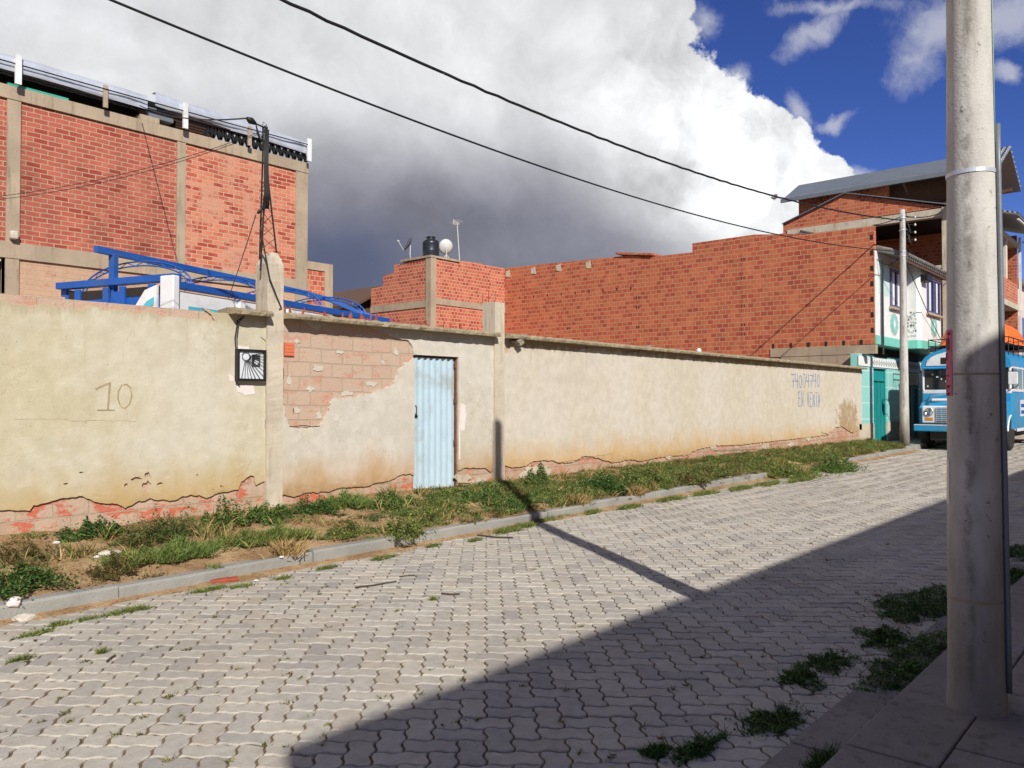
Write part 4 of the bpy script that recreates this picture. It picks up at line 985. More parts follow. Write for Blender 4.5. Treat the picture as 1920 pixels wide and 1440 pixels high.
g = MB(); g.poly([[(.35, TZ-.24), (.5, TZ-.3), (.78, TZ-.56), (1.0, TZ-.68), (1.0, TZ-.76), (.74, TZ-.66), (.5, TZ-.42), (.35, TZ-.36)]], (-.01, 0, 0), lambda a, b: (-.096, a, b)); g.poly([[(1.6, TZ-.6), (1.9, TZ-.5), (2.2, TZ-.4), (2.5, TZ-.38), (2.5, TZ-.46), (2.2, TZ-.48), (1.9, TZ-.6)]], (-.01, 0, 0), lambda a, b: (-.096, a, b)); bpy_build_local(g, 'front_stripe', M['cyan'], tr)
rzp = TZ+.52
tb('ridge_post', [(-.02, .08, 1.32, 1.43, TZ-1, rzp)], M['blue'])
g = MB(); g.bar((-.3, 1.38, rzp+.03), (5.0, 1.38, rzp-.02), .10, .10); 
pts = [(5.0, 1.38, rzp-.02), (5.5, 1.1, rzp-.12), (5.95, .7, rzp-.35), (6.3, .2, TZ-.02)]
for a, b in zip(pts[:-1], pts[1:]): g.bar(a, b, .09, .09)
bpy_build_local(g, 'ridge_beam', M['blue'], tr)
for s in (.35, 2.05, 3.75, 5.3):
    g = MB(); N_ = 20; P1 = []; P2_ = []
    for k in range(N_+1):
        t = math.pi*k/N_; P1.append((s, 1.25-1.22*math.cos(t), TZ+.0+.44*math.sin(t))); P2_.append((s, 1.25-1.13*math.cos(t), TZ+.0+.37*math.sin(t)))
    g.tube(P1, .014, 5); g.tube(P2_, .012, 5)
    for k in range(N_): g.tube([P1[k], P2_[k+1]] if k % 2 else [P2_[k], P1[k+1]], .007, 4)
    bpy_build_local(g, 'hoop', M['blue'], tr)
tb('bed_floor', [(0, 6.3, .05, 2.45, 1.15, 1.25)], M['brownfelt']); tb('chassis', [(-2.2, 6.2, .7, .85, .75, 1.1), (-2.2, 6.2, 1.65, 1.8, .75, 1.1)], M['black'])
tb('cab', [(-2.3, -.35, .1, 2.4, .7, 2.35)], M['white'], bevel=.12)
for s in (-1.5, 4.2, 5.3):
    for y in (.15, 2.35):
        g = MB(); g.lathe([(.25, -.14), (.48, -.13), (.5, 0), (.48, .13), (.25, .14)], (0, 0, 0), 24); g.v = [(x+s, y+z, yy+.75) for x, yy, z in g.v]; bpy_build_local(g, 'wheel', M['tyre'], tr)

# ------------------------------------------------------------------ brick house with the water tank and the long side wall
MY = 24.9; MX = onY(808, 500, MY).x; LX = 28.0
mh = thing('brick_house', 'square-brick house corner carrying a black water tank, in the middle distance', 'house', (MX, MY, .2))
zc = onY(808, 483, MY).z
g = MB(); g.box(MX+.25, LX+.1, MY+.02, MY+.2, .2, 6.0-.15)
prof = [(MX+.25, 5.85), (LX+.1, 5.85), (LX+.1, 7.95), (LX-1.2, 7.93), (LX-2.0, 7.96), (MX+.25, zc-.02)]
g.poly([prof], (0, .18, 0), lambda a, b: (a, MY+.02, b)); g.build('wall', M['brick_square'], mh)
yl = onX(695, 560, MX).y
y1, y2 = onX(718, 520, MX).y, onX(738, 500, MX).y; z1_ = onX(706, 540, MX).z; z2_ = onX(728, 515, MX).z
g = MB(); g.poly([[(MY+.25, .2), (yl, .2), (yl, z1_), (y1, z1_+.05), (y1, z2_), (y2, z2_+.05), (y2, zc-.05), (MY+.25, zc-.0)]], (.18, 0, 0), lambda a, b: (MX+.02, a, b)); g.build('wall', M['brick_square'], mh)
g = MB(); g.box(MX-.03, MX+.28, MY-.03, MY+.3, .2, zc+.02); g.build('column', M['beam'], mh)
g = MB(); g.box(MX+.28, LX-.01, MY-.02, MY+.1, 5.85, 6.12); g.box(MX-.02, MX+.1, MY+.3, yl, 5.72, 6.02); g.build('beam', M['beam'], mh)
g = MB(); g.box(MX-.06, MX+1.7, MY-.05, MY+1.9, zc+.021, zc+.11); g.build('tank_slab', M['beam'], mh)
tc = Vector((MX+.6, MY+.65, zc+.11)); tk = MB(); tk.smooth = True
tk.lathe([(.36, 0), (.37, .04), (.37, .3), (.375, .32), (.37, .34), (.37, .62), (.375, .64), (.37, .68), (.345, .76), (.23, .82), (.2, .84), (.2, .9), (.215, .91), (.215, .94), (.12, .98), (.02, .99)], tc, 28)
tag(tk.build('water_tank', M['tank']), 'black plastic water tank on the brick house corner', 'water tank')
def dishobj(c, face, r_, label, mat):
    d = thing('satellite_dish', label, 'satellite dish', tuple(c)); f = Vector(face).normalized(); s = f.cross(Vector((0, 0, 1))).normalized(); u = s.cross(f); cc = Vector(c)+Vector((0, 0, r_+.25))
    g = MB(); g.smooth = True; n = 24
    for ring in range(6):
        q = ring/5
        for k in range(n): a = 2*math.pi*k/n; g.v.append(tuple(cc+s*math.cos(a)*r_*q*.95+u*math.sin(a)*r_*q+f*(q*q*.12)))
    for ring in range(5):
        for k in range(n): g.face([ring*n+k, ring*n+(k+1) % n, (ring+1)*n+(k+1) % n, (ring+1)*n+k])
    rf = g.build('reflector', mat, d); m = rf.modifiers.new('t', 'SOLIDIFY'); m.thickness = .012
    g = MB(); g.tube([cc-f*.02, Vector(c)+Vector((0, 0, .2)), c], .02, 7); g.tube([Vector(c)+Vector((0, 0, .25)), Vector(c)+s*.22], .012, 6); g.tube([Vector(c)+Vector((0, 0, .25)), Vector(c)-s*.22], .012, 6); g.build('stand', M['dish'], d)
    g = MB(); e = cc+f*.52-u*.12; g.tube([cc-u*r_*.95+f*.1, e], .012, 6); g.tube([e+f*.06, e-f*.05], [.03, .03], 8); g.build('feed_arm', M['dish'], d)
dishobj((MX+.15, MY+1.5, zc+.11), (-.75, .45, .45), .40, 'tilted satellite dish left of the water tank, its dark face turned left', M['dishdark'])
dishobj((MX+1.35, MY+.45, zc+.11), (.45, .8, .3), .34, 'pale satellite dish right of the water tank, seen from behind', M['dish'])
an = thing('tv_antenna', 'thin television antenna mast to the right of the water tank', 'antenna', (onY(863, 490, MY).x, MY, 7.9))
at_ = onY(857, 418, MY); ab = onY(864, 492, MY)
g = MB(); g.tube([ab+Vector((0, .05, -.2)), at_], .022, 7); g.build('mast', M['dish'], an)
g = MB(); g.tube([at_+Vector((-.25, 0, 0)), at_+Vector((.25, .1, 0))], .014, 5)
for k in range(6): q = at_+Vector((-.22+.09*k, .03*k, 0)); g.tube([q+Vector((-.02, -.3, .07)), q+Vector((.02, .3, -.0))], .01, 4); g.tube([q+Vector((0, 0, -.1)), q+Vector((0, 0, .12))], .01, 4)
g.build('elements', M['dish'], an)
# dark tin roof further left
dh = thing('tin_roof_shed', 'dark low shed roof between the truck and the brick house', 'shed', (MX+2, 34, .2))
c1 = onY(664, 570, 34); c2 = onY(694, 548, 34)
g = MB(); g.box(c1.x+.3, c2.x+6, 34.3, 40, .2, c1.z-.1); g.build('wall', M['brownfelt'], dh)
g = MB(); g.poly([[(c1.x, c1.z-.15), (c1.x, c1.z), (c2.x+1.2, c2.z+.55), (c2.x+7, c2.z-1), (c2.x+7, c2.z-1.15), (c2.x+1.2, c2.z+.4)]], (0, 7, 0), lambda a, b: (a, 33.8, b)); g.build('roof', M['brownfelt'], dh)

# the long wall runs square to the street, at x = LX
lw = thing('brick_side_wall', 'long tall red block side wall running back from the mint house to the tank house', 'wall', (LX, 16, .2))
ys = onX(1298, 450, LX).y; yr = onX(1183, 474, LX).y; FY = 8.38
pr = [(FY+.02, 3.62), (FY+.02, 7.58), (10.6, 7.6), (12.6, 7.85), (ys, 7.85), (ys, 7.5), (yr-.6, 7.55), (yr, 7.72), (21, 7.82), (MY+.01, 7.95), (MY+.01, .2), (9.2, .2), (9.2, 3.62)]
g = MB(); g.poly([pr], (.2, 0, 0), lambda a, b: (LX, a, b)); g.build('brickwork', M['brick_block'], lw)
g = MB(); g.box(LX-.03, LX+.22, FY, 12.0, 3.3, 3.6); g.build('beam', M['beam'], lw)
g = MB(); g.box(LX-.035, LX-.001, 8.9, 11.6, 2.75, 3.28); g.build('render_patch', M['beam'], lw)
# holes and sockets of cut bricks: dark plates painting the shade inside
g = MB(); rg = random.Random(8)
for py_, zs in ((onX(1393, 500, LX).y, [7.3, 6.95, 6.6, 6.25, 5.9, 5.55, 5.2, 4.85, 4.5, 4.15]), (onX(1196, 560, LX).y, [5.9, 5.5, 5.1, 4.7, 4.3]), (onX(1066, 560, LX).y, [5.9, 5.55, 5.2, 4.85])):
    for z in zs:
        if rg.random() < .3: continue
        for q in (-.05, .05): g.box(LX-.012, LX-.002, py_+q-.018, py_+q+.018, z, z+.09)
for k in range(9):
    p = onX(975+k*26, 560-k*2.2, LX); g.box(LX-.012, LX-.002, p.y-.02, p.y+.03, p.z, p.z+.1)
for k in range(7): g.box(LX-.012, LX-.002, FY+.05, FY+.14, 4.0+k*.52, 4.16+k*.52)
for k in range(6): p = onX(1450+k*33, 640, LX); g.box(LX-.012, LX-.002, p.y-.04, p.y+.04, 3.62, 3.78)
g.build('hole_shade', M['darkhole'], lw)
g = MB()
for px, py in ((953, 514), (1000, 508), (1048, 502), (1104, 497)):
    p = onX(px, py, LX); g.poly([jag([(p.y-.14, p.z-.16), (p.y+.12, p.z-.12), (p.y+.14, p.z+.14), (p.y-.1, p.z+.17)], .05, .06, seed=px)], (-.02, 0, 0), lambda a, b: (LX-.002, a, b))
g.build('mortar_patch', M['beam2'], lw)
g = MB(); p = onX(1393, 0, LX).y; g.box(LX-.008, LX-.001, p-.13, p+.13, 3.7, 7.55); g.build('stub_column', M['brick_block'], lw)
g = MB(); p = onX(1175, 476, LX); mt = Matrix.Translation((LX+.5, p.y-.4, 7.75)) @ Matrix.Rotation(R(8), 4, 'X'); g.box(-.6, .6, -.9, .9, -.04, .04, mt); g.build('roof_board', M['brick_block'], lw)

# ------------------------------------------------------------------ mint and white house (upper floor juts over the pavement)
wh = thing('painted_house', 'white and mint tiled house with jutting upper floor, bay window and teal doors', 'house', (33, 10, .2))
HXa, HXb = LX+.22, 36.3; LY = WY+.02
d1 = (29.2, 30.7); d2 = (33.2, 34.9)
def bw(name, boxes, mat, parent=wh, bevel=0):
    if name in ('base_course', 'wall_band', 'side_wall', 'ground_floor_wall', 'curtain', 'beam', 'drainpipe') and len(boxes) > 1:
        return [bw(name, [b_], mat, parent, bevel) for b_ in boxes]
    g = MB()
    for b_ in boxes: g.box(*b_)
    return g.build(name, mat, parent, bevel)
segs = [(27.62, d1[0]), (d1[1], d2[0]), (d2[1], HXb)]
bw('ground_floor_wall', [(a, b, LY, LY+.25, .95, 3.3) for a, b in segs]+[(a, b, LY, LY+.25, 2.86, 3.3) for a, b in (d1, d2)], M['tiles'])
bw('base_course', [(a, b, LY-.02, LY+.24, .2, .949) for a, b in segs], M['beam2'])
bw('side_wall', [(HXb, HXb+.2, LY, 14, .2, 6.6), (LX+.21, HXb, 13.8, 14, .2, 6.2)], M['housewhite'])
bw('frieze', [(27.6, HXb, LY-.03, LY-.001, 2.9, 3.22)], M['housewhite'])
g = MB()
for cx in [28.9+.28*k for k in range(26)]:
    g.poly([[(cx-.14, 3.06), (cx, 3.17), (cx+.14, 3.06), (cx, 2.95)], [(cx-.06, 3.06), (cx, 3.11), (cx+.06, 3.06), (cx, 3.01)]], (0, .01, 0), lambda a, b: (a, LY-.04, b))
g.build('frieze_diamonds', M['greymotif'], wh)
for (a, b) in (d1, d2):
    g = MB(); g.box(a+.02, b-.02, LY+.1, LY+.15, .3, 2.84); dd = g.build('door', M['teal'], wh)
    bw('door_frame', [(a, a+.06, LY+.04, LY+.099, .3, 2.85), (b-.06, b, LY+.04, LY+.099, .3, 2.85), (a+.06, b-.06, LY+.04, LY+.099, 2.42, 2.48), ((a+b)/2-.03, (a+b)/2+.03, LY+.06, LY+.099, .3, 2.42)], M['teal'], dd)
    bw('panel_grooves', [(a+.15+k*(b-a-.3)/5, a+.165+k*(b-a-.3)/5, LY+.096, LY+.0995, .4, 2.4) for k in range(6) if k != 5], M['black'], dd)
for (a, b) in ((29.3, 30.7), (33.3, 34.8)):
    g = MB(); g.box(a, b, LY-.02, LY-.002, 3.24, 3.5); vv_ = g.build('vent_window', M['darkhole'], wh)
    bw('bars', [(a+.1*k, a+.1*k+.02, LY-.035, LY-.021, 3.24, 3.5) for k in range(1, 14)], M['black'], vv_)
UZ0, UZ1 = 3.62, 6.75; BXa, BXb, BYf = 31.4, 34.5, 7.86
plan = [(HXa-.2, LY+.25), (HXa-.2, FY), (BXa, FY), (BXa, BYf+.12), (BXa+.15, BYf), (BXb-.15, BYf), (BXb, BYf+.12), (BXb, FY), (HXb, FY), (HXb, LY+.25)]
def storey(name, z0, z1, mat, grow=0):
    g = MB(); n = len(plan); pl = [(x, y-(grow if y < LY else 0)) for x, y in plan]
    for z in (z0, z1): g.v += [(x, y, z) for x, y in pl]
    for k in range(n): g.face([k, (k+1) % n, n+(k+1) % n, n+k])
    g.face(list(range(n))[::-1]); g.face(list(range(n, 2*n))); return g.build(name, mat, wh)
storey('upper_floor', UZ0+.30, UZ1, M['housewhite']); storey('floor_edge', UZ0, UZ0+.299, M['tealtrim'], .02)
bw('wall_band', [(HXa+.15, HXa+1.6, FY-.006, FY-.001, 5.35, 6.5), (BXb+.1, HXb-.2, FY-.006, FY-.001, 5.3, 6.5)], M['mint'])
def rosette(cx, cz, y):
    g = MB(); N_ = 24
    g.poly([[(cx+.5*math.cos(2*math.pi*k/N_)*(1 if k % 2 else .88), cz+.42*math.sin(2*math.pi*k/N_)*(1 if k % 2 else .88)) for k in range(N_)]], (0, .004, 0), lambda a, b: (a, y-.006, b)); r1_ = g.build('medallion', M['greymotif'], wh)
    g = MB(); g.poly([[(cx+.36*math.cos(2*math.pi*k/N_), cz+.31*math.sin(2*math.pi*k/N_)) for k in range(N_)]], (0, .004, 0), lambda a, b: (a, y-.012, b)); g.build('disc', M['tealtrim'], r1_)
    g = MB(); g.poly([[(cx-.14, cz), (cx, cz+.2), (cx+.14, cz), (cx, cz-.2)]], (0, .004, 0), lambda a, b: (a, y-.018, b)); g.build('diamond', M['housewhite'], r1_)
rosette(30.1, 4.42, FY); rosette(33.3, 4.5, BYf)
g = MB(); rg = random.Random(1)
for k in range(44):
    y = rg.uniform(BYf+.14, FY-.04); z = rg.uniform(4.05, 4.95); s = .035; g.add([(BXa-.004, y-s, z), (BXa-.004, y, z+s*1.4), (BXa-.004, y+s, z), (BXa-.004, y, z-s*1.4)], [(0, 1, 2, 3)])
o_ = g.build('mosaic_pattern', M['greymotif'], wh); o_['kind'] = 'stuff'
def window(a, b, z0, z1, y, sill=.12):
    g = MB(); g.box(a, b, y-.01, y-.003, z0, z1); w_ = g.build('window', M['glass'], wh)
    f = .07; bw('frame', [(a, b, y-.05, y-.011, z1-f, z1), (a, b, y-.05, y-.011, z0, z0+f), (a, a+f, y-.049, y-.011, z0+f, z1-f), (b-f, b, y-.049, y-.011, z0+f, z1-f), ((a+b)/2-f/2, (a+b)/2+f/2, y-.049, y-.011, z0+f, z1-f)], M['purple'], w_)
    bw('curtain', [(a+.3, a+.52, y-.0185, y-.0115, z0+.1, z1-.1), (b-.5, b-.3, y-.0185, y-.0115, z0+.1, z1-.1)], M['housewhite'], w_)
    bw('sill', [(a-.12, b+.12, y-sill, y-.002, z0-.08, z0-.002)], M['beam'], w_); bw('lintel', [(a-.1, b+.1, y-.09, y-.002, z1+.002, z1+.09)], M['beam'], w_)
window(29.6, 31.0, 5.0, 6.35, FY); window(32.3, 34.1, 4.98, 6.3, BYf)
bw('drainpipe', [(28.72, 28.76, FY-.05, FY-.008, 3.3, 6.5)], M['beam'])
# low tiled roof
g = MB(); 
g.poly([[(FY-.75, 6.5), (FY-.75, 6.62), (11.0, 7.75), (14.2, 6.6), (14.2, 6.5), (11.0, 7.6), (FY, 6.74)]], (HXb-LX+.1, 0, 0), lambda a, b: (LX+.22, a, b)); rf = g.build('roof', M['tile_roof'], wh)
g = MB(); g.smooth = True
for k in range(30):
    x = LX+.3+k*.272; g.tube([(x, FY-.85, 6.60), (x, 11, 7.78)], .07, 6)
o_ = g.build('roof_tiles', M['tile_roof'], rf)
bw('eave_board', [(LX+.23, HXb+.2, FY-.73, FY-.7, 6.4, 6.49)], M['brownfelt'])
g = MB(); g.box(31.5, 32.1, BYf-.25, BYf-.02, 6.05, 6.3) ; 
tag(g.build('ventilation_hood', M['black'], bevel=.02), 'small dark grey box fixed high on the white house above the bay window', 'wall box')

# ------------------------------------------------------------------ gabled brick building behind the mint house
GX = 37.5; gb = thing('gabled_building', 'open-sided brick building with a low gable and a dark unfinished storey above the mint house', 'building', (GX+2, 12, .2))
pk = onX(1585, 363, GX); gl = onX(1468, 421, GX); fr = 8.2
g = MB(); g.poly([[(fr+.25, 9.95), (fr+.25, 9.97), (pk.y, pk.z), (gl.y, gl.z), (gl.y, .2), (fr+3.6, .2), (fr+3.6, 9.95)]], (.2, 0, 0), lambda a, b: (GX+.02, a, b))
g.build('gable_wall', M['brick_block'], gb)
g = MB(); g.box(GX+.02, GX+.22, fr+.3, fr+3.6, .2, 7.35); g.build('parapet_wall', M['brick_block'], gb)
g = MB(); g.box(GX-.03, GX+.35, fr+.3, 15.2, 9.55, 9.9); g.box(GX-.03, GX+.3, fr+.3, fr+1.9, 7.36, 7.48); g.build('beam', M['beam2'], gb)
g = MB(); g.box(GX-.05, GX+.3, fr-.0, fr+.299, .2, 9.95); g.build('column', M['beam2'], gb)
for q_ in ((GX+.3, 42, fr+.02, fr+.2, .2, 7.3), (GX+5, GX+5.2, fr+.2, 18, .2, 9.9), (GX+.25, GX+5, 17.8, 18, .2, 9.9)): g = MB(); g.box(*q_); g.build('wall', M['brick_block'], gb)
g = MB(); g.box(GX+.25, GX+5, fr+.02, 17.8, 6.2, 6.35); g.box(GX+.36, GX+5, fr+.02, 17.8, 9.7, 9.85); g.build('floor_slab', M['darkhole'], gb)  # slabs coloured dark to give the shade inside the open storey
g = MB()
for a, b in (((fr-.8, 9.75), (pk.y, pk.z)), ((pk.y, pk.z), (gl.y, gl.z))): g.poly([[a, b, (b[0], b[1]+.04), (a[0], a[1]+.04)]], (5.6, 0, 0), lambda p, q: (GX-.12, p, q))
g.build('roof', M['roofgrey'], gb)
bw('yellow_panel', [(GX+1.3, GX+2.8, fr+.2, fr+.9, 10.0, 10.25)], M['yellowpl'], gb)
bw('awning', [(GX-.5, GX+.6, fr-.9, fr+.1, 9.93, 9.98)], M['roofgrey'], gb)

# ------------------------------------------------------------------ grey-roofed house further along
rb = thing('grey_roofed_house', 'tallest brick house with a long grey metal roof and wide eaves', 'house', (43.5, 12, .2))
RXe, RXr, RXf = 41.0, 43.3, 46.0; RZe, RZr = 12.3, 13.55; RYa, RYb = 6.9, 16.9
g = MB(); g.box(RXe+1.0, RXf-.9, 8.1, RYb-.5, .2, RZe-1.15); g.build('wall', M['brick_block'], rb)
for q_ in ((RXe+1.0, RXe+1.2, RYb-5.0, RYb-.5, RZe-1.15, RZe+.1), (RXe+1.0, RXe+1.2, 8.3, RYb-8.2, RZe-1.15, RZe+.1), (RXe+1.0, RXf-.9, 8.1, 8.3, RZe-1.15, RZe+.1)): g = MB(); g.box(*q_); g.build('wall', M['brick_block'], rb)
g = MB(); g.box(RXe+.95, RXf-.85, 8.0, RYb-.4, RZe+.11, RZe+.3); g.box(RXe+1.6, RXf-1.2, 8.6, RYb-1, RZe-1.149, RZe+.1); g.build('beam', M['brownfelt'], rb)
g = MB()
for (x0_, z0_), (x1_, z1__) in (((RXe, RZe), (RXr, RZr)), ((RXr, RZr), (RXf, RZe-.2))):
    g.add([(x0_, RYa, z0_), (x1_, RYa, z1__), (x1_, RYb, z1__-.0), (x0_, RYb, z0_), (x0_, RYa, z0_-.09), (x1_, RYa, z1__-.09), (x1_, RYb, z1__-.09), (x0_, RYb, z0_-.09)], [(0, 1, 2, 3), (7, 6, 5, 4), (0, 4, 5, 1), (1, 5, 6, 2), (2, 6, 7, 3), (3, 7, 4, 0)])
rr_ = g.build('roof', M['roofgrey'], rb)
g = MB(); g.box(RXe-.08, RXe+.02, RYa-.02, RYb+.05, RZe-.16, RZe+.03); g.build('gutter', M['roofgrey'], rr_)
g = MB()
for k in range(16):
    x = RXe+.15+k*.31; z = RZe+(x-RXe)/(RXr-RXe)*(RZr-RZe) if x < RXr else RZr-(x-RXr)/(RXf-RXr)*(RZr-RZe+.2)
    g.box(x-.05, x+.05, RYa-.03, RYa+1.0, z-.02, z+.07)
g.build('roof_ribs', M['corr'], rr_)
for a, b, w_ in [((RXe+1.0, y, RZe-.5), (RXe+.1, y, RZe-.05), .09) for y in (9, 11, 13, 15)]+[((RXe+.9, 7.1, RZe-.3), (RXe+.9, 8.1, RZe-.5), .15), ((RXf-1.2, 7.1, RZe-.4), (RXf-1.2, 8.1, RZe-.5), .15)]: g = MB(); g.bar(a, b, w_); g.build('eave_bracket', M['brownfelt'], rb)

# ------------------------------------------------------------------ balconied brick house, right of the near pole
cb = thing('balcony_house', 'three-storey brick house with dark open balconies and white downpipe, right of the near pole', 'house', (49, 9, .2))
CX0, CX1, CYf = 46.3, 52.0, 8.0
g = MB(); g.box(CX0, CX1, CYf+2.0, CYf+2.2, .2, 11); g.box(CX0, CX0+.2, CYf+.02, CYf+9, .2, 10.9); g.box(CX1-.2, CX1, CYf+.02, CYf+9, .2, 10.9); g.build('wall', M['brick_block'], cb)
for z in (3.4, 6.9, 10.4):
    g = MB(); g.box(CX0-.05, CX1+.05, CYf-.05, CYf+2.0, z-.2, z+.1); g.build('floor_slab', M['beam2'], cb)
for z in (3.5, 7.0): 
    g = MB(); g.box(CX0+.21, CX1-.21, CYf, CYf+.15, z+.001, z+1.15); g.build('balcony_wall', M['brick_square'], cb)
g = MB(); g.box(CX0+.21, CX1-.21, CYf+1.98, CYf+1.999, 3.51, 10.2); g.box(CX0+.201, CX0+.22, CYf+.16, CYf+1.98, 3.51, 10.2); g.build('recess_shade', M['darkhole'], cb)  # dark sheets over the brick paint the shade inside the balconies
g = MB(); g.box(CX0+2.4, CX0+2.8, CYf+.02, CYf+.3, 8.151, 10.2); g.build('column', M['cream'], cb)
g = MB(); g.box(CX1+.02, CX1+.14, CYf-.15, CYf-.03, .3, 10.8); g.build('downpipe', M['white'], cb)
g = MB(); g.add([(CX0-.6, CYf-1, 10.9), (CX1+.6, CYf-1, 10.9), (CX1+.6, CYf+4.5, 12.6), (CX0-.6, CYf+4.5, 12.6), (CX0-.6, CYf-1, 10.82), (CX1+.6, CYf-1, 10.82), (CX1+.6, CYf+4.5, 12.52), (CX0-.6, CYf+4.5, 12.52)], [(0, 1, 2, 3), (7, 6, 5, 4), (0, 4, 5, 1), (1, 5, 6, 2), (2, 6, 7, 3), (3, 7, 4, 0)]); rr_ = g.build('roof', M['roofgrey'], cb)
g = MB()
for k in range(24): x = CX0-.55+k*.29; g.bar((x, CYf-1.01, 10.93), (x, CYf+4.5, 12.64), .08, .06)
g.build('roof_ribs', M['corr'], rr_)
g = MB(); g.tube([(CX0, CYf-.9, 10.75), (CX1+.1, CYf-.95, 10.7), (CX1+.1, CYf-.2, 10.5)], .06, 8); g.build('gutter', M['white'], cb)
ph = thing('pale_house', 'pale rendered house at the far right end of the street row', 'house', (60, 10, .2))
g = MB(); g.box(53.2, 66, 8.3, 16, .2, 8.4); g.build('wall', M['cream'], ph); g = MB(); g.box(53, 66.3, 8.0, 16.3, 8.401, 8.65); g.build('roof', M['roofgrey'], ph)
for k in range(4): g = MB(); g.box(54+k*3, 55.6+k*3, 8.27, 8.299, 5.2, 6.6); wq = g.build('window', M['purple'], ph); g = MB(); g.box(54.1+k*3, 55.5+k*3, 8.26, 8.269, 5.3, 6.5); g.build('pane', M['glass'], wq)

# ------------------------------------------------------------------ bus, front towards the viewer
bx, byl, byr = 29.05, 7.55, 4.85     # front of bonnet, left and right flank
bz = .1
bus = thing('bus', 'old blue and white bonneted bus parked nose-on beside the far pole, roof rack loaded', 'bus', (bx+4, (byl+byr)/2, bz))
ym = (byl+byr)/2; hwid = (byl-byr)/2
def rbox(x0, x1, y0, y1, z0, z1, name, mat, parent=bus, bev=.04):
    g = MB(); g.box(x0, x1, y0, y1, z0, z1); return g.build(name, mat, parent, bev)
# bonnet: tapering, rounded
g = MB(); g.smooth = False
sec = [(bx+.05, .98, .98, 1.60), (bx+.3, 1.06, .95, 1.80), (bx+.7, 1.12, .93, 1.90), (bx+1.15, 1.2, .9, 1.98)]
for x, hw_, z0, z1 in sec:
    for (yy, zz) in ((-hw_, z0), (-hw_, z1-.22), (-hw_*.86, z1-.05), (-hw_*.4, z1+.02), (hw_*.4, z1+.02), (hw_*.86, z1-.05), (hw_, z1-.22), (hw_, z0)): g.v.append((x, ym+yy, zz))
for i in range(3):
    for k in range(8): g.face([i*8+k, i*8+(k+1) % 8, (i+1)*8+(k+1) % 8, (i+1)*8+k])
g.face(list(range(8))); g.face([24+k for k in range(8)][::-1]); g.build('bonnet', M['busblue'], bus, .02)
rbox(bx+.12, bx+.3, ym-.8, ym+.8, 1.70, 1.80, 'bonnet_trim', M['buswhite'])
# wings
for s, yy in ((1, byl-.2), (-1, byr+.06)):
    g = MB(); N_ = 18; ya, yb = (yy-.42, yy) if s > 0 else (yy, yy+.42); prof = []
    cxw = bx+1.25
    outer_ = [(bx+.1, .95), (bx+.1, 1.5), (bx+.45, 1.68), (bx+1.9, 1.74), (bx+2.4, 1.7), (bx+2.4, .75)]
    arch = [(cxw+.62*math.cos(t), .62+.62*math.sin(t)+.0) for t in [math.pi*k/N_ for k in range(N_+1)] if .62+.62*math.sin(t) > .75]
    g.poly([[(bx+.1, .95)]+outer_[1:]+arch], (0, yb-ya, 0), lambda a, b: (a, ya, b)); g.build('wing', M['busblue'], bus)
    g = MB(); q = yy+.012*s
    g.tube([(cxw+.63*math.cos(t), q, .62+.63*math.sin(t)) for t in [R(12)+R(156)*k/N_ for k in range(N_+1)]], .03, 6); g.build('arch_trim', M['buswhite'], bus)
# grille panel with lamps
rbox(bx-.02, bx+.06, ym-1.05, ym+1.05, .98, 1.56, 'grille_panel', M['buswhite'])
g = MB(); g.box(bx-.035, bx-.021, ym-.62, ym+.62, 1.04, 1.5); gp = g.build('grille', M['black'], bus)
g = MB(); g.box(bx-.04, bx-.036, ym+.32, ym+.62, 1.04, 1.5); g.box(bx-.04, bx-.036, ym-.62, ym-.32, 1.04, 1.5); g.build('grille_inset', M['busblue'], gp)
g = MB()
for k in range(7): g.box(bx-.055, bx-.041, ym-.62, ym+.62, 1.06+k*.065, 1.08+k*.065)
for k in range(9): g.box(bx-.052, bx-.0411, ym-.6+k*.15, ym-.585+k*.15, 1.04, 1.5)
g.build('grille_bars', M['chrome'], gp)
for s in (1, -1):
    g = MB(); g.smooth = True; g.lathe([(.001, 0), (.06, .012), (.11, .03), (.12, .05), (.13, .045), (.135, 0)], (0, 0, 0), 20); cy = ym+s*.83
    g.v = [(bx-.022-z, cy+x, 1.36+y) for x, y, z in g.v]; g.build('headlight', M['chrome'], bus)
    rbox(bx-.035, bx-.021, cy-.12, cy+.12, 1.08, 1.17, 'indicator', M['amber'], bus, .005)
rbox(bx-.25, bx-.1, byr+.08, byl-.1, .72, .95, 'bumper', M['busblue'], bus, .03)
rbox(bx-.26, bx-.251, byr+.1, byl-.12, .92, .945, 'bumper_trim', M['buswhite'], bus, 0)
rbox(bx-.05, bx+8.6, ym-.8, ym+.8, .42, .79, 'chassis', M['black'], bus)  # chassis as one wide black block, also standing in for shade underneath
# body shell
bxs, bxe = bx+1.15, bx+9.0
rbox(bxs+.05, bxe, byr, byl, .78, 2.02, 'body', M['busblue'], bus, .05)
rbox(bxs+.04, bxs+.12, byr+.02, byl-.02, 1.95, 2.12, 'scuttle', M['buswhite'])
g = MB(); g.smooth = False; prof = []
for k in range(13): t = math.pi*k/12; prof.append((ym+hwid*math.cos(t), 2.86+.72*math.sin(t)**.8))
prof2 = [(byr, 2.86)]+[(a, b) for a, b in prof[::-1]]+[(byl, 2.86)]
n = len(prof)
for x in (bxs-.12, bxs+.1, bxe): g.v += [(x, a, b if x > bxs else b-.03) for a, b in prof]
for i in range(2):
    for k in range(n-1): g.face([i*n+k, i*n+k+1, (i+1)*n+k+1, (i+1)*n+k])
    g.face([i*n, (i+1)*n, (i+1)*n+n-1, i*n+n-1])
g.face(list(range(n))); g.face([2*n+k for k in range(n)]); g.build('roof', M['busblue'], bus)
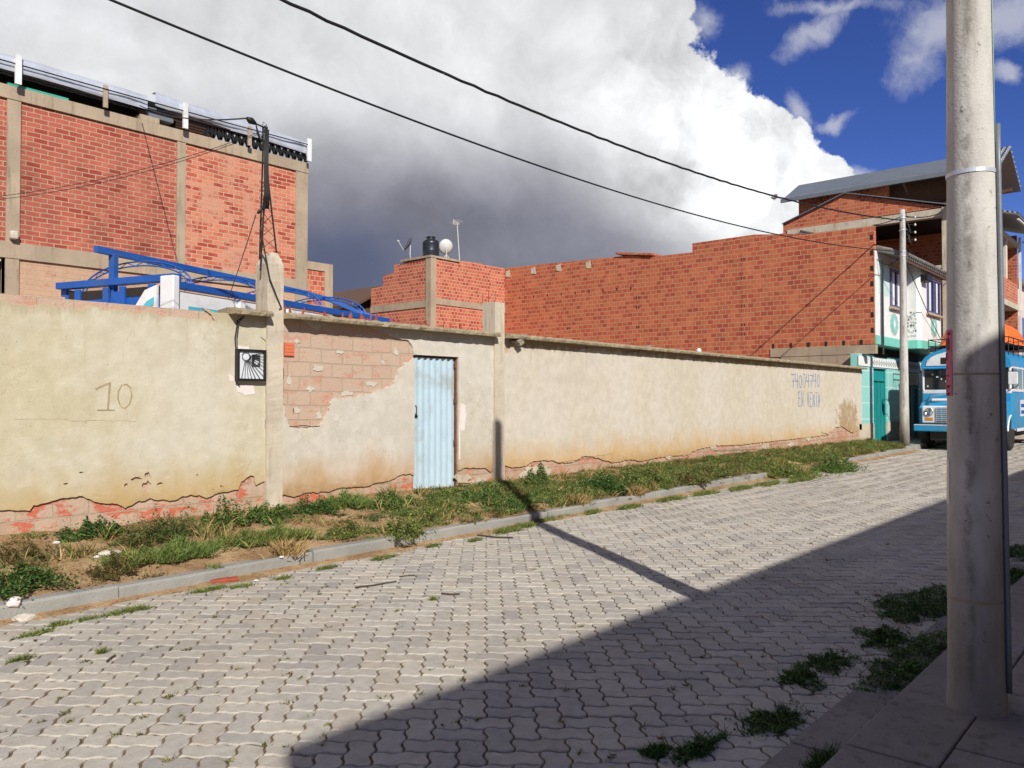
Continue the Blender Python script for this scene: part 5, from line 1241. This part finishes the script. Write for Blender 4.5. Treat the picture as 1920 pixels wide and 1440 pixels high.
g = MB(); pf = [(ym+hwid*.86*math.cos(t), 2.92+.50*math.sin(t)**.8) for t in [math.pi*k/12 for k in range(13)]]
g.poly([pf], (-.02, 0, 0), lambda a, b: (bxs-.121, a, b)); fp = g.build('front_cap', M['buswhite'], bus)
rbox(bxs-.155, bxs-.142, ym+.28, ym+.7, 2.97, 3.19, 'side_lamp_box', M['darkhole'], fp, .01); rbox(bxs-.155, bxs-.142, ym-.7, ym-.28, 2.97, 3.19, 'side_lamp_box', M['darkhole'], fp, .01)
rbox(bxs-.2, bxs+.0, byr+.04, byl-.04, 2.80, 2.87, 'visor', M['busblue'])
# windscreen, pillars
rbox(bxs+.02, bxs+.06, byr+.1, byl-.1, 2.12, 2.80, 'windscreen', M['glass'])
rbox(bxs-.0, bxs+.1, ym-.03, ym+.03, 2.12, 2.80, 'windscreen_divider', M['black']) 
for k in range(14):
    y = ym+hwid*.85-.11*k*1.3; g = MB(); g.box(bxs+.012, bxs+.018, y-.02-.015*(k % 3), y+.02, 2.2+.08*((k*5) % 6), 2.25+.08*((k*5) % 6)); g.build('windscreen_sticker', M['buswhite'], bus)
for yy in (byr+.02, byl-.1): rbox(bxs, bxs+.14, yy, yy+.08, 2.05, 2.86, 'corner_pillar', M['buswhite'])
for yy, e in ((byr, -1), (byl, 1)):
    for k in range(8):
        x = bxs+.25+k*.85; y0, y1 = (yy-.004, yy+.03) if e < 0 else (yy-.03, yy+.004)
        rbox(x, x+.75, y0, y1, 2.12, 2.78, 'side_window', M['glass'], bus, .0)
        rbox(x+.751, x+.849, y0-.004, y1+.004, 2.02, 2.86, 'window_pillar', M['buswhite'], bus, 0)
    y0, y1 = (yy-.006, yy+.03) if e < 0 else (yy-.03, yy+.006)
    rbox(bxs+.1, bxe, y0, y1, 2.03, 2.11, 'waist_band', M['buswhite'], bus, 0); rbox(bxs+.1, bxe, y0, y1, 2.79, 2.85, 'waist_band', M['buswhite'], bus, 0)
    rbox(bx+2.6, bx+6, y0-.003, y1+.003, 1.2, 1.75, 'side_panel', M['buswhite'], bus, 0)
    sp = rbox(bx+2.68, bx+5.9, y0-.006, y1+.006, 1.28, 1.4, 'side_stripe', M['blue'], bus, 0); rbox(bx+2.68, bx+5.9, y0-.006, y1+.006, 1.5, 1.62, 'side_stripe', M['blue'], bus, 0)
    rbox(bxs+.9, bxe, y0, y1, .7, .8, 'skirt', M['buswhite'], bus, .01)
# mirrors
for s, yy in ((1, byl), (-1, byr)):
    g = MB(); g.tube([(bxs+.05, yy-.05*s, 2.7), (bxs-.35, yy+.22*s, 2.68), (bxs-.35, yy+.22*s, 2.2), (bxs+.0, yy-.05*s, 2.1)], .014, 6); mo = g.build('mirror_arm', M['black'], bus)
    rbox(bxs-.42, bxs-.36, yy+.12*s-.11, yy+.12*s+.16, 2.25, 2.65, 'mirror', M['white'] if s < 0 else M['black'], bus, .02)
# wheels
for x in (bx+1.25, bx+6.6):
    for s, yy in ((1, byl-.17), (-1, byr+.17)):
        w_ = thing('wheel', None, None, (0, 0, 0)); w_.parent = bus; w_.location = (0, 0, 0)
        g = MB(); g.smooth = False; g.lathe([(.28, -.13), (.46, -.14), (.52, -.09), (.525, 0), (.52, .09), (.46, .14), (.28, .13)], (0, 0, 0), 32); g.v = [(x+a, yy+c_, .10+.525+b) for a, b, c_ in g.v]; g.build('tyre', M['tyre'], w_)
        g = MB(); g.lathe([(.04, .09), (.12, .1), (.2, .06), (.28, .1), (.28, -.1), (.04, -.09)], (0, 0, 0), 20); g.v = [(x+a, yy+c_*s*-1*-1, .10+.525+b) for a, b, c_ in g.v]; g.build('rim', M['buswhite'], w_)
# roof rack
g = MB()
for yy in (byr+.15, byl-.15):
    for z in (3.62, 3.84): g.tube([(bxs+.4, yy, z), (bxe-.3, yy, z)], .018, 6)
    for k in range(8): g.tube([(bxs+.4+k*.9, yy, 3.1), (bxs+.4+k*.9, yy, 3.86)], .015, 5)
for k in range(12): g.tube([(bxs+.4+k*.55, byr+.15, 3.62), (bxs+.4+k*.55, byl-.15, 3.62)], .014, 5)
g.tube([(bxs+.4, byr+.15, 3.84), (bxs+.4, byl-.15, 3.84)], .018, 6); g.build('roof_rack', M['black'], bus)
# load under an orange tarpaulin
g = MB(); g.smooth = True; nu, nv = 40, 16
LXc, LYc = bxs+3.0, ym
for i in range(nv+1):
    ph_ = math.pi/2*i/nv
    for k in range(nu):
        a = 2*math.pi*k/nu; ca_, sa_ = math.cos(a), math.sin(a); sx = math.copysign(abs(ca_)**.6, ca_); sy = math.copysign(abs(sa_)**.6, sa_)
        r_ = math.cos(ph_)**.7; z = math.sin(ph_)**.8*.92; wv = 1+.05*mn.noise(Vector((sx*3, sy*3, z*3)))+.03*math.sin(a*11)*(1-i/nv)
        flare = 1.08 if i == 0 else 1
        g.v.append((LXc+sx*r_*2.2*wv*flare, LYc+sy*r_*1.12*wv*flare, 3.66+z*wv))
for i in range(nv):
    for k in range(nu): g.face([i*nu+k, i*nu+(k+1) % nu, (i+1)*nu+(k+1) % nu, (i+1)*nu+k])
tag(g.build('tarpaulin_load', M['tarp']), 'orange tarpaulin wrapped over a load on the bus roof', 'tarpaulin')

# ------------------------------------------------------------------ vegetation and litter
def leafclump(g, c, rx, ry, h, n, cols, size=.03, grass=.0, rg=random, seed=0):
    """many small leaves spread through a low uneven mound"""
    for q in range(n):
        a = rg.uniform(0, 2*math.pi); r_ = math.sqrt(rg.random()); lump = .72+.85*mn.noise(Vector((math.cos(a)*1.9+seed, math.sin(a)*1.9, seed))) + (.5 if rg.random() < .06 else 0)
        x = c[0]+math.cos(a)*r_*rx*lump; y = c[1]+math.sin(a)*r_*ry*lump
        hh_ = h*(1-r_*r_*.85)*(.55+1.5*max(-.3, mn.noise(Vector((x*9, y*9, seed)))))
        z = c[2]+max(.0, hh_)*rg.random()**.5+.004
        cc = rg.choice(cols); s = rg.uniform(.6, 1.35); g.c = tuple(k*s for k in cc[:3])
        if rg.random() < grass:
            L = size*rg.uniform(1.8, 4.5); d = Vector((rg.gauss(0, .45)+math.cos(a)*.3*r_, rg.gauss(0, .45)+math.sin(a)*.3*r_, 1)).normalized(); p = Vector((x, y, max(c[2]-.01, z-L*.6))); s_ = d.cross(Vector((rg.uniform(-1, 1), rg.uniform(-1, 1), .1))).normalized()*size*.10
            e = p+d*L*.6; e2 = p+d*L+Vector((d.x, d.y, -.15))*L*.3
            g.add([p-s_, p+s_, e+s_*.8, e2, e-s_*.8], [(0, 1, 2, 3, 4)])
        else:
            nrm = Vector((rg.gauss(0, .5), rg.gauss(0, .5), 1)).normalized(); t_ = nrm.cross(Vector((math.cos(a*7+q), math.sin(a*7+q), .1))).normalized(); b_ = nrm.cross(t_); k_ = size*rg.uniform(.6, 1.3); p = Vector((x, y, z))
            g.add([p-t_*k_*.7, p-b_*k_*.42-t_*.1*k_, p+t_*k_*.7-nrm*k_*.15, p+b_*k_*.42-t_*.1*k_], [(0, 1, 2, 3)])
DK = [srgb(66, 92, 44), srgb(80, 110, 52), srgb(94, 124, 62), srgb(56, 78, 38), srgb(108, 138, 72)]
GR = [srgb(98, 124, 58), srgb(118, 142, 70), srgb(136, 154, 82), srgb(82, 104, 48), srgb(152, 156, 96)]
YG = [srgb(128, 134, 66), srgb(152, 152, 84), srgb(104, 116, 54), srgb(86, 90, 48), srgb(170, 158, 98)]
BR = [srgb(102, 96, 56), srgb(126, 110, 68), srgb(88, 92, 48), srgb(150, 124, 82), srgb(76, 80, 42)]
ST_ = [srgb(196, 168, 118), srgb(176, 148, 98), srgb(150, 124, 78)]
def ghit(x, y): return verge(x, y) if y > kY(x)+.13 else (rz(x)+.13 if y > kY(x) else rz(x))
def vground(px, py):
    d = ray(px, py); t = 2.0
    while t < 60:
        p = Vector((0, 0, EYE))+d*t
        if p.z <= ghit(p.x, p.y): break
        t += .01
    p.z = ghit(p.x, p.y); return p
rg = random.Random(21)
PL = [  # px, py of base centre, rx, ry, height, leaves, palette, leaf, grass share, label
 (38, 1098, .42, .26, .16, 2600, DK, .022, .05, 'leafy_weed', 'dark green leafy weed mat at the kerb in the lower left corner'),
 (36, 1045, .42, .22, .17, 2000, BR, .018, .4, 'dry_bush', 'brownish dry bush by the wall foot at the left edge'),
 (165, 1005, .48, .2, .16, 2400, DK, .022, .05, 'leafy_weed', 'dark green leafy weed against the bare bricks left of the brown shrub'),
 (310, 1008, .5, .24, .30, 3600, BR+DK, .018, .35, 'shrub', 'large brown-green shrub against the wall foot below the painted 10'),
 (205, 1078, .26, .18, .2, 1500, BR, .018, .4, 'dry_bush', 'small brown bush on the kerb edge in the left foreground'),
 (415, 982, .34, .2, .24, 2000, DK+GR, .024, .05, 'leafy_weed', 'bushy green weed to the right of the brown shrub'),
 (508, 972, .4, .2, .17, 1900, DK+GR, .022, .1, 'leafy_weed', 'green weed at the foot of the first pillar'),
 (455, 1018, .42, .2, .13, 1700, YG+GR, .03, .9, 'grass_tuft', 'yellow-green grass tuft on the kerb left of the first pillar'),
 (340, 1040, .42, .2, .15, 1700, GR, .034, .95, 'grass_tuft', 'spiky green grass tuft on the kerb in front of the brown shrub'),
 (520, 1010, .36, .18, .14, 1500, YG+GR, .034, .95, 'grass_tuft', 'spiky grass tuft on the kerb below the first pillar'),
 (255, 1050, .36, .2, .13, 1300, GR+YG, .03, .8, 'grass_tuft', 'low grass tuft between the two brown bushes'),
 (590, 960, .42, .2, .17, 1900, DK, .022, .1, 'leafy_weed', 'dark leafy weed at the wall foot under the exposed blocks'),
 (645, 948, .34, .2, .2, 1700, GR, .036, .95, 'grass_tuft', 'bright green upright grass tuft midway between first pillar and door'),
 (655, 1000, .4, .16, .12, 1500, GR+YG, .022, .3, 'leafy_weed', 'light green weed on the kerb left of the yellow-green bush'),
 (757, 1003, .34, .24, .27, 3000, YG+GR, .022, .1, 'bush', 'yellow-green bush spilling over the kerb below the door'),
 (728, 948, .38, .2, .16, 1700, DK+GR, .022, .1, 'leafy_weed', 'green weed left of the door step'),
 (820, 958, .55, .22, .14, 2300, GR+YG, .024, .5, 'leafy_weed', 'wide green weed patch in front of the door'),
 (905, 935, .6, .28, .18, 3200, GR+DK, .024, .5, 'leafy_weed', 'broad green weed patch right of the door'),
 (965, 945, .5, .24, .17, 2500, DK+GR, .024, .5, 'leafy_weed', 'green weed patch in the pole shadow by the second pillar'),
 (1003, 905, .4, .2, .3, 2100, GR+DK, .026, .1, 'leafy_weed', 'tall leafy weed at the wall right of the second pillar'),
 (1055, 932, .6, .3, .17, 2600, GR+YG, .026, .5, 'leafy_weed', 'mixed weed patch on the kerb right of the second pillar'),
 (1138, 920, .6, .38, .32, 3900, DK, .028, .05, 'bush', 'rounded dark green bush leaning over the kerb right of the second pillar'),
 (1215, 900, .7, .4, .25, 2900, GR+YG, .03, .2, 'bush', 'lighter green bush right of the dark rounded bush'),
 (1288, 905, .45, .3, .25, 1700, YG+BR, .03, .1, 'bush', 'yellowish bush hanging over the kerb before the grassy gap'),
 (1330, 885, .9, .5, .16, 2200, GR+BR, .03, .3, 'leafy_weed', 'low weed patch beside the last stretch of kerb'),
 (1470, 893, 1.1, .55, .32, 4200, GR+YG, .04, .6, 'grass_tuft', 'large grass clump filling the gap in the kerb'),
 (1565, 882, 1.0, .5, .40, 3600, GR+DK, .04, .55, 'grass_tuft', 'tall green grass clump at the right end of the kerb gap'),
]
for k, (px, py, rx, ry, h, n, cols, sz, gs, nm, lb) in enumerate(PL):
    p = vground(px, py); g = MB(); leafclump(g, (p.x, p.y, p.z-.01), rx*1.12, ry*1.25, h*1.1, int(n*1.7), cols, sz, gs, rg, k*3.7)
    tag(g.build(nm, M['leaf'], fixn=False), lb, {'leafy_weed': 'weed', 'dry_bush': 'bush', 'shrub': 'shrub', 'grass_tuft': 'grass', 'bush': 'bush'}[nm])
# dead straw tufts hanging on the kerb
for k, (px, py, lb) in enumerate(((1092, 945, 'dead straw tuft draped over the kerb, left one near the dark bush'), (1197, 932, 'dead straw tuft draped over the kerb below the lighter bush'), (545, 1048, 'dry straw tuft on the kerb under the spiky grass'))):
    p = vground(px, py); g = MB(); leafclump(g, (p.x, p.y+.1, p.z+.0), .2, .16, .18, 260, ST_, .05, 1, rg, k); tag(g.build('straw_tuft', M['leaf'], fixn=False), lb, 'dry grass')
# ground cover between them, and the tufts along the gutter: stuff
g = MB()
for k in range(1500):
    x = rg.uniform(-3, 28); y = rg.uniform(kY(x)+.1, 8.75)
    dn = mn.noise(Vector((x*.5, y*.9, 8)))+.32+ (.25 if x > 8.5 else 0)
    if rg.random() > dn+.3: continue
    if x < 6.5 and rg.random() < .62: continue
    pal = rg.choice([GR, YG, BR, DK, BR]); leafclump(g, (x, y, verge(x, y)-.008), rg.uniform(.08, .4), rg.uniform(.06, .18), rg.uniform(.02, .09), int(rg.uniform(50, 260)), pal, .018+.0006*x, .45, rg, k)
for k in range(110):
    x = rg.uniform(9, 27.8); y = rg.uniform(7.6, 8.7); leafclump(g, (x, y, verge(x, y)-.008), rg.uniform(.2, .6), rg.uniform(.1, .25), rg.uniform(.03, .08), 220, BR+YG, .028, .4, rg, k)
for k in range(120):
    x = rg.uniform(-3, 28); y = rg.uniform(kY(x)+.12, 8.75); leafclump(g, (x, y, verge(x, y)), rg.uniform(.08, .3), rg.uniform(.06, .16), rg.uniform(.04, .14), int(rg.uniform(12, 50)), ST_+YG, .05, 1, rg, k)
for k in range(150):
    x = rg.uniform(6.5, 28); y = rg.uniform(kY(x)+.25, 8.5); leafclump(g, (x, y, verge(x, y)-.008), rg.uniform(.25, .55), rg.uniform(.15, .3), rg.uniform(.06, .16), 520, GR+YG+DK, .026, .4, rg, k)
tag(g.build('ground_cover', M['leaf'], fixn=False), 'low patchy grass and weeds growing over the dirt strip along the wall', 'ground cover', kind='stuff')
g = MB()
GT = [(235, 1147, .22, .05), (255, 1142, .12, .04), (165, 1161, .08, .03), (112, 1170, .1, .03), (70, 1187, .14, .03), (385, 1108, .16, .04), (408, 1104, .1, .03), (455, 1100, .12, .04), (612, 1066, .14, .05), (531, 1085, .08, .03), (722, 1047, .2, .05), (815, 1025, .14, .04), (890, 1015, .12, .04), (955, 997, .3, .08), (985, 990, .2, .07), (1045, 972, .3, .1), (1020, 978, .2, .1), (1110, 965, .2, .06), (1180, 955, .3, .06), (1260, 940, .4, .09), (1320, 930, .5, .09), (1390, 920, .5, .12), (1440, 912, .6, .15), (1500, 905, .7, .12), (40, 1235, .07, .012), (190, 1222, .03, .008), (812, 1125, .02, .015)]
for k, (px, py, rx, ry) in enumerate(GT):
    p = onZ(px, py, rz(10)*.5); leafclump(g, (p.x, p.y, rz(p.x)-.002), rx*1.1, ry*1.2, .028+.02*(px > 900), int(340+2500*rx*(1+(px > 900)*.6)), YG+GR, .016 if px < 900 else .024, .5, rg, k)
# sprigs in the paving joints
for k in range(150):
    px = rg.uniform(0, 1700); py = rg.uniform(1000, 1430); p = onZ(px, py, 0)
    if not (1.8 < p.y < kY(p.x)-.2): continue
    leafclump(g, (p.x, p.y, rz(p.x)-.006), rg.uniform(.02, .05), rg.uniform(.01, .03), .014, int(rg.uniform(8, 34)), YG+BR, .011+.0006*p.x, .5, rg, k)
tag(g.build('gutter_grass', M['leaf'], fixn=False), 'short moss and grass sprouting in the gutter and paving joints', 'grass', kind='stuff')
# shaded weeds along the near gutter
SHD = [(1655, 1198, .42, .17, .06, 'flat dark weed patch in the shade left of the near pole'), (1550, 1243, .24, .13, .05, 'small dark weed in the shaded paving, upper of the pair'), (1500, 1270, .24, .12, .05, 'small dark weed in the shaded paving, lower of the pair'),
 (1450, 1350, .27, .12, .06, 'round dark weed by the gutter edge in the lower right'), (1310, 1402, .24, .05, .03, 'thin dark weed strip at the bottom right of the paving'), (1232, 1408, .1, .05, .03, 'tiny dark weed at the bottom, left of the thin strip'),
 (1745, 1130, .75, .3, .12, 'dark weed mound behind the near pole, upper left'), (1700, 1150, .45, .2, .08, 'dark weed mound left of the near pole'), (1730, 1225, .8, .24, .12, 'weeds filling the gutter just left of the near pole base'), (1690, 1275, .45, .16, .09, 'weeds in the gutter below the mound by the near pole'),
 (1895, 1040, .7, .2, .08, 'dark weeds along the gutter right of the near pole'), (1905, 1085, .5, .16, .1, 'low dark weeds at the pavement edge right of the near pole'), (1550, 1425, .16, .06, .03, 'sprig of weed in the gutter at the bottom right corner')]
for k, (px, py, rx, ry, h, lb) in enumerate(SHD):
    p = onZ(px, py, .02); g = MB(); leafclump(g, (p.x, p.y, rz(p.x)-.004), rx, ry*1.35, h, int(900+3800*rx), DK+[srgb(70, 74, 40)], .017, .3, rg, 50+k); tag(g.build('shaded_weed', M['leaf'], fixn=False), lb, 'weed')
# stones, chips, twigs
def rock(px, py, s, mat, label, name='stone', zz=0, flat=.5, grp=None):
    p = vground(px, py); g = MB(); bm = bmesh.new(); bmesh.ops.create_icosphere(bm, subdivisions=2, radius=1)
    r_ = random.Random(px*7+py)
    for v in bm.verts:
        q = v.co; f = 1+.35*mn.noise(q*1.7+Vector((px, py, 0))); v.co = Vector((q.x*f*s*1.2, q.y*f*s*.8, q.z*f*s*flat))
    g.v = [tuple(p+v.co+Vector((0, 0, s*flat*.4+zz))) for v in bm.verts]; 
    for f in bm.faces: g.face([v.index for v in f.verts])
    bm.free(); return tag(g.build(name, mat), label, 'stone', grp)
rock(45, 1163, .075, M['stone'], 'grey stone lying against the kerb in the left corner'); rock(26, 1157, .045, M['whitepatch'], 'crumpled pale pink wrapper beside the grey stone at the kerb', 'wrapper', flat=1.0)
rock(205, 1040, .09, M['stone'], 'flat pale slab stone among the weeds at left', flat=.35); rock(182, 1046, .03, M['white'], 'small white pebble beside the flat slab stone')
rock(516, 991, .035, M['white'], 'white stone on the dirt right of the first pillar'); rock(106, 1019, .03, M['white'], 'white stone by the dark weed at left')
rock(1020, 890, .07, M['redbrick'], 'reddish stone by the wall right of the second pillar'); rock(528, 1066, .022, M['white'], 'tiny white stone at the kerb foot'); rock(480, 1089, .02, M['white'], 'tiny white stone on the paving edge near the brick fragment')
rock(1338, 885, .05, M['white'], 'small white litter scrap on the far verge', 'litter_scrap'); rock(1428, 857, .06, M['stone'], 'pale stone on the far verge')
p = vground(422, 1092); g = MB(); mt = Matrix.Translation((p.x, p.y, rz(p.x)+.02)) @ Matrix.Rotation(R(-22), 4, 'Z'); g.box(-.13, .12, -.045, .045, -.012, .02, mt); tag(g.build('brick_fragment', M['redbrick'], bevel=.008), 'broken red brick fragment lying in the gutter at left', 'brick')
g = MB(); 
for k in range(520):
    x = rg.uniform(-2, 22); y = kY(x)-rg.random()**2*.5+.05 if rg.random() < .6 else rg.uniform(kY(x)+.1, 8.7); z = verge(x, y) if y > kY(x)+.1 else rz(x)+.012
    s = rg.uniform(.004, .016); c_ = rg.choice([srgb(190, 180, 165), srgb(150, 128, 104), srgb(176, 96, 70), srgb(120, 108, 96)]); g.c = c_[:3]; p = Vector((x, y, z))
    vs = [p+Vector(q)*s for q in ((1, .2, 0), (-.2, 1, 0), (-1, -.1, 0), (.1, -.9, 0), (.1, 0, .8))]; g.add(vs, [(0, 1, 4), (1, 2, 4), (2, 3, 4), (3, 0, 4)])
tag(g.build('grit', M['leaf'], fixn=False), 'scattered grit and brick chips along the kerb', 'grit', kind='stuff')
def twig(pts, r_, label):
    g = MB(); g.tube([onZ(a, b, rz(onZ(a, b, 0).x)+.012) for a, b in pts], r_, 5); tag(g.build('twig', M['twig']), label, 'twig')
twig([(666, 1101), (700, 1097), (722, 1093), (743, 1090)], .008, 'longest dark twig lying across the sunlit paving'); twig([(895, 1003), (930, 1007), (962, 1008)], .010, 'twig at the gutter below the second pillar'); twig([(749, 1081), (765, 1079), (778, 1078)], .006, 'small twig just right of the longest twig'); twig([(828, 1112), (845, 1114), (862, 1113)], .007, 'short twig in the middle of the paving'); twig([(200, 1240), (208, 1233), (216, 1228)], .006, 'dark little twig on the paving at lower left')
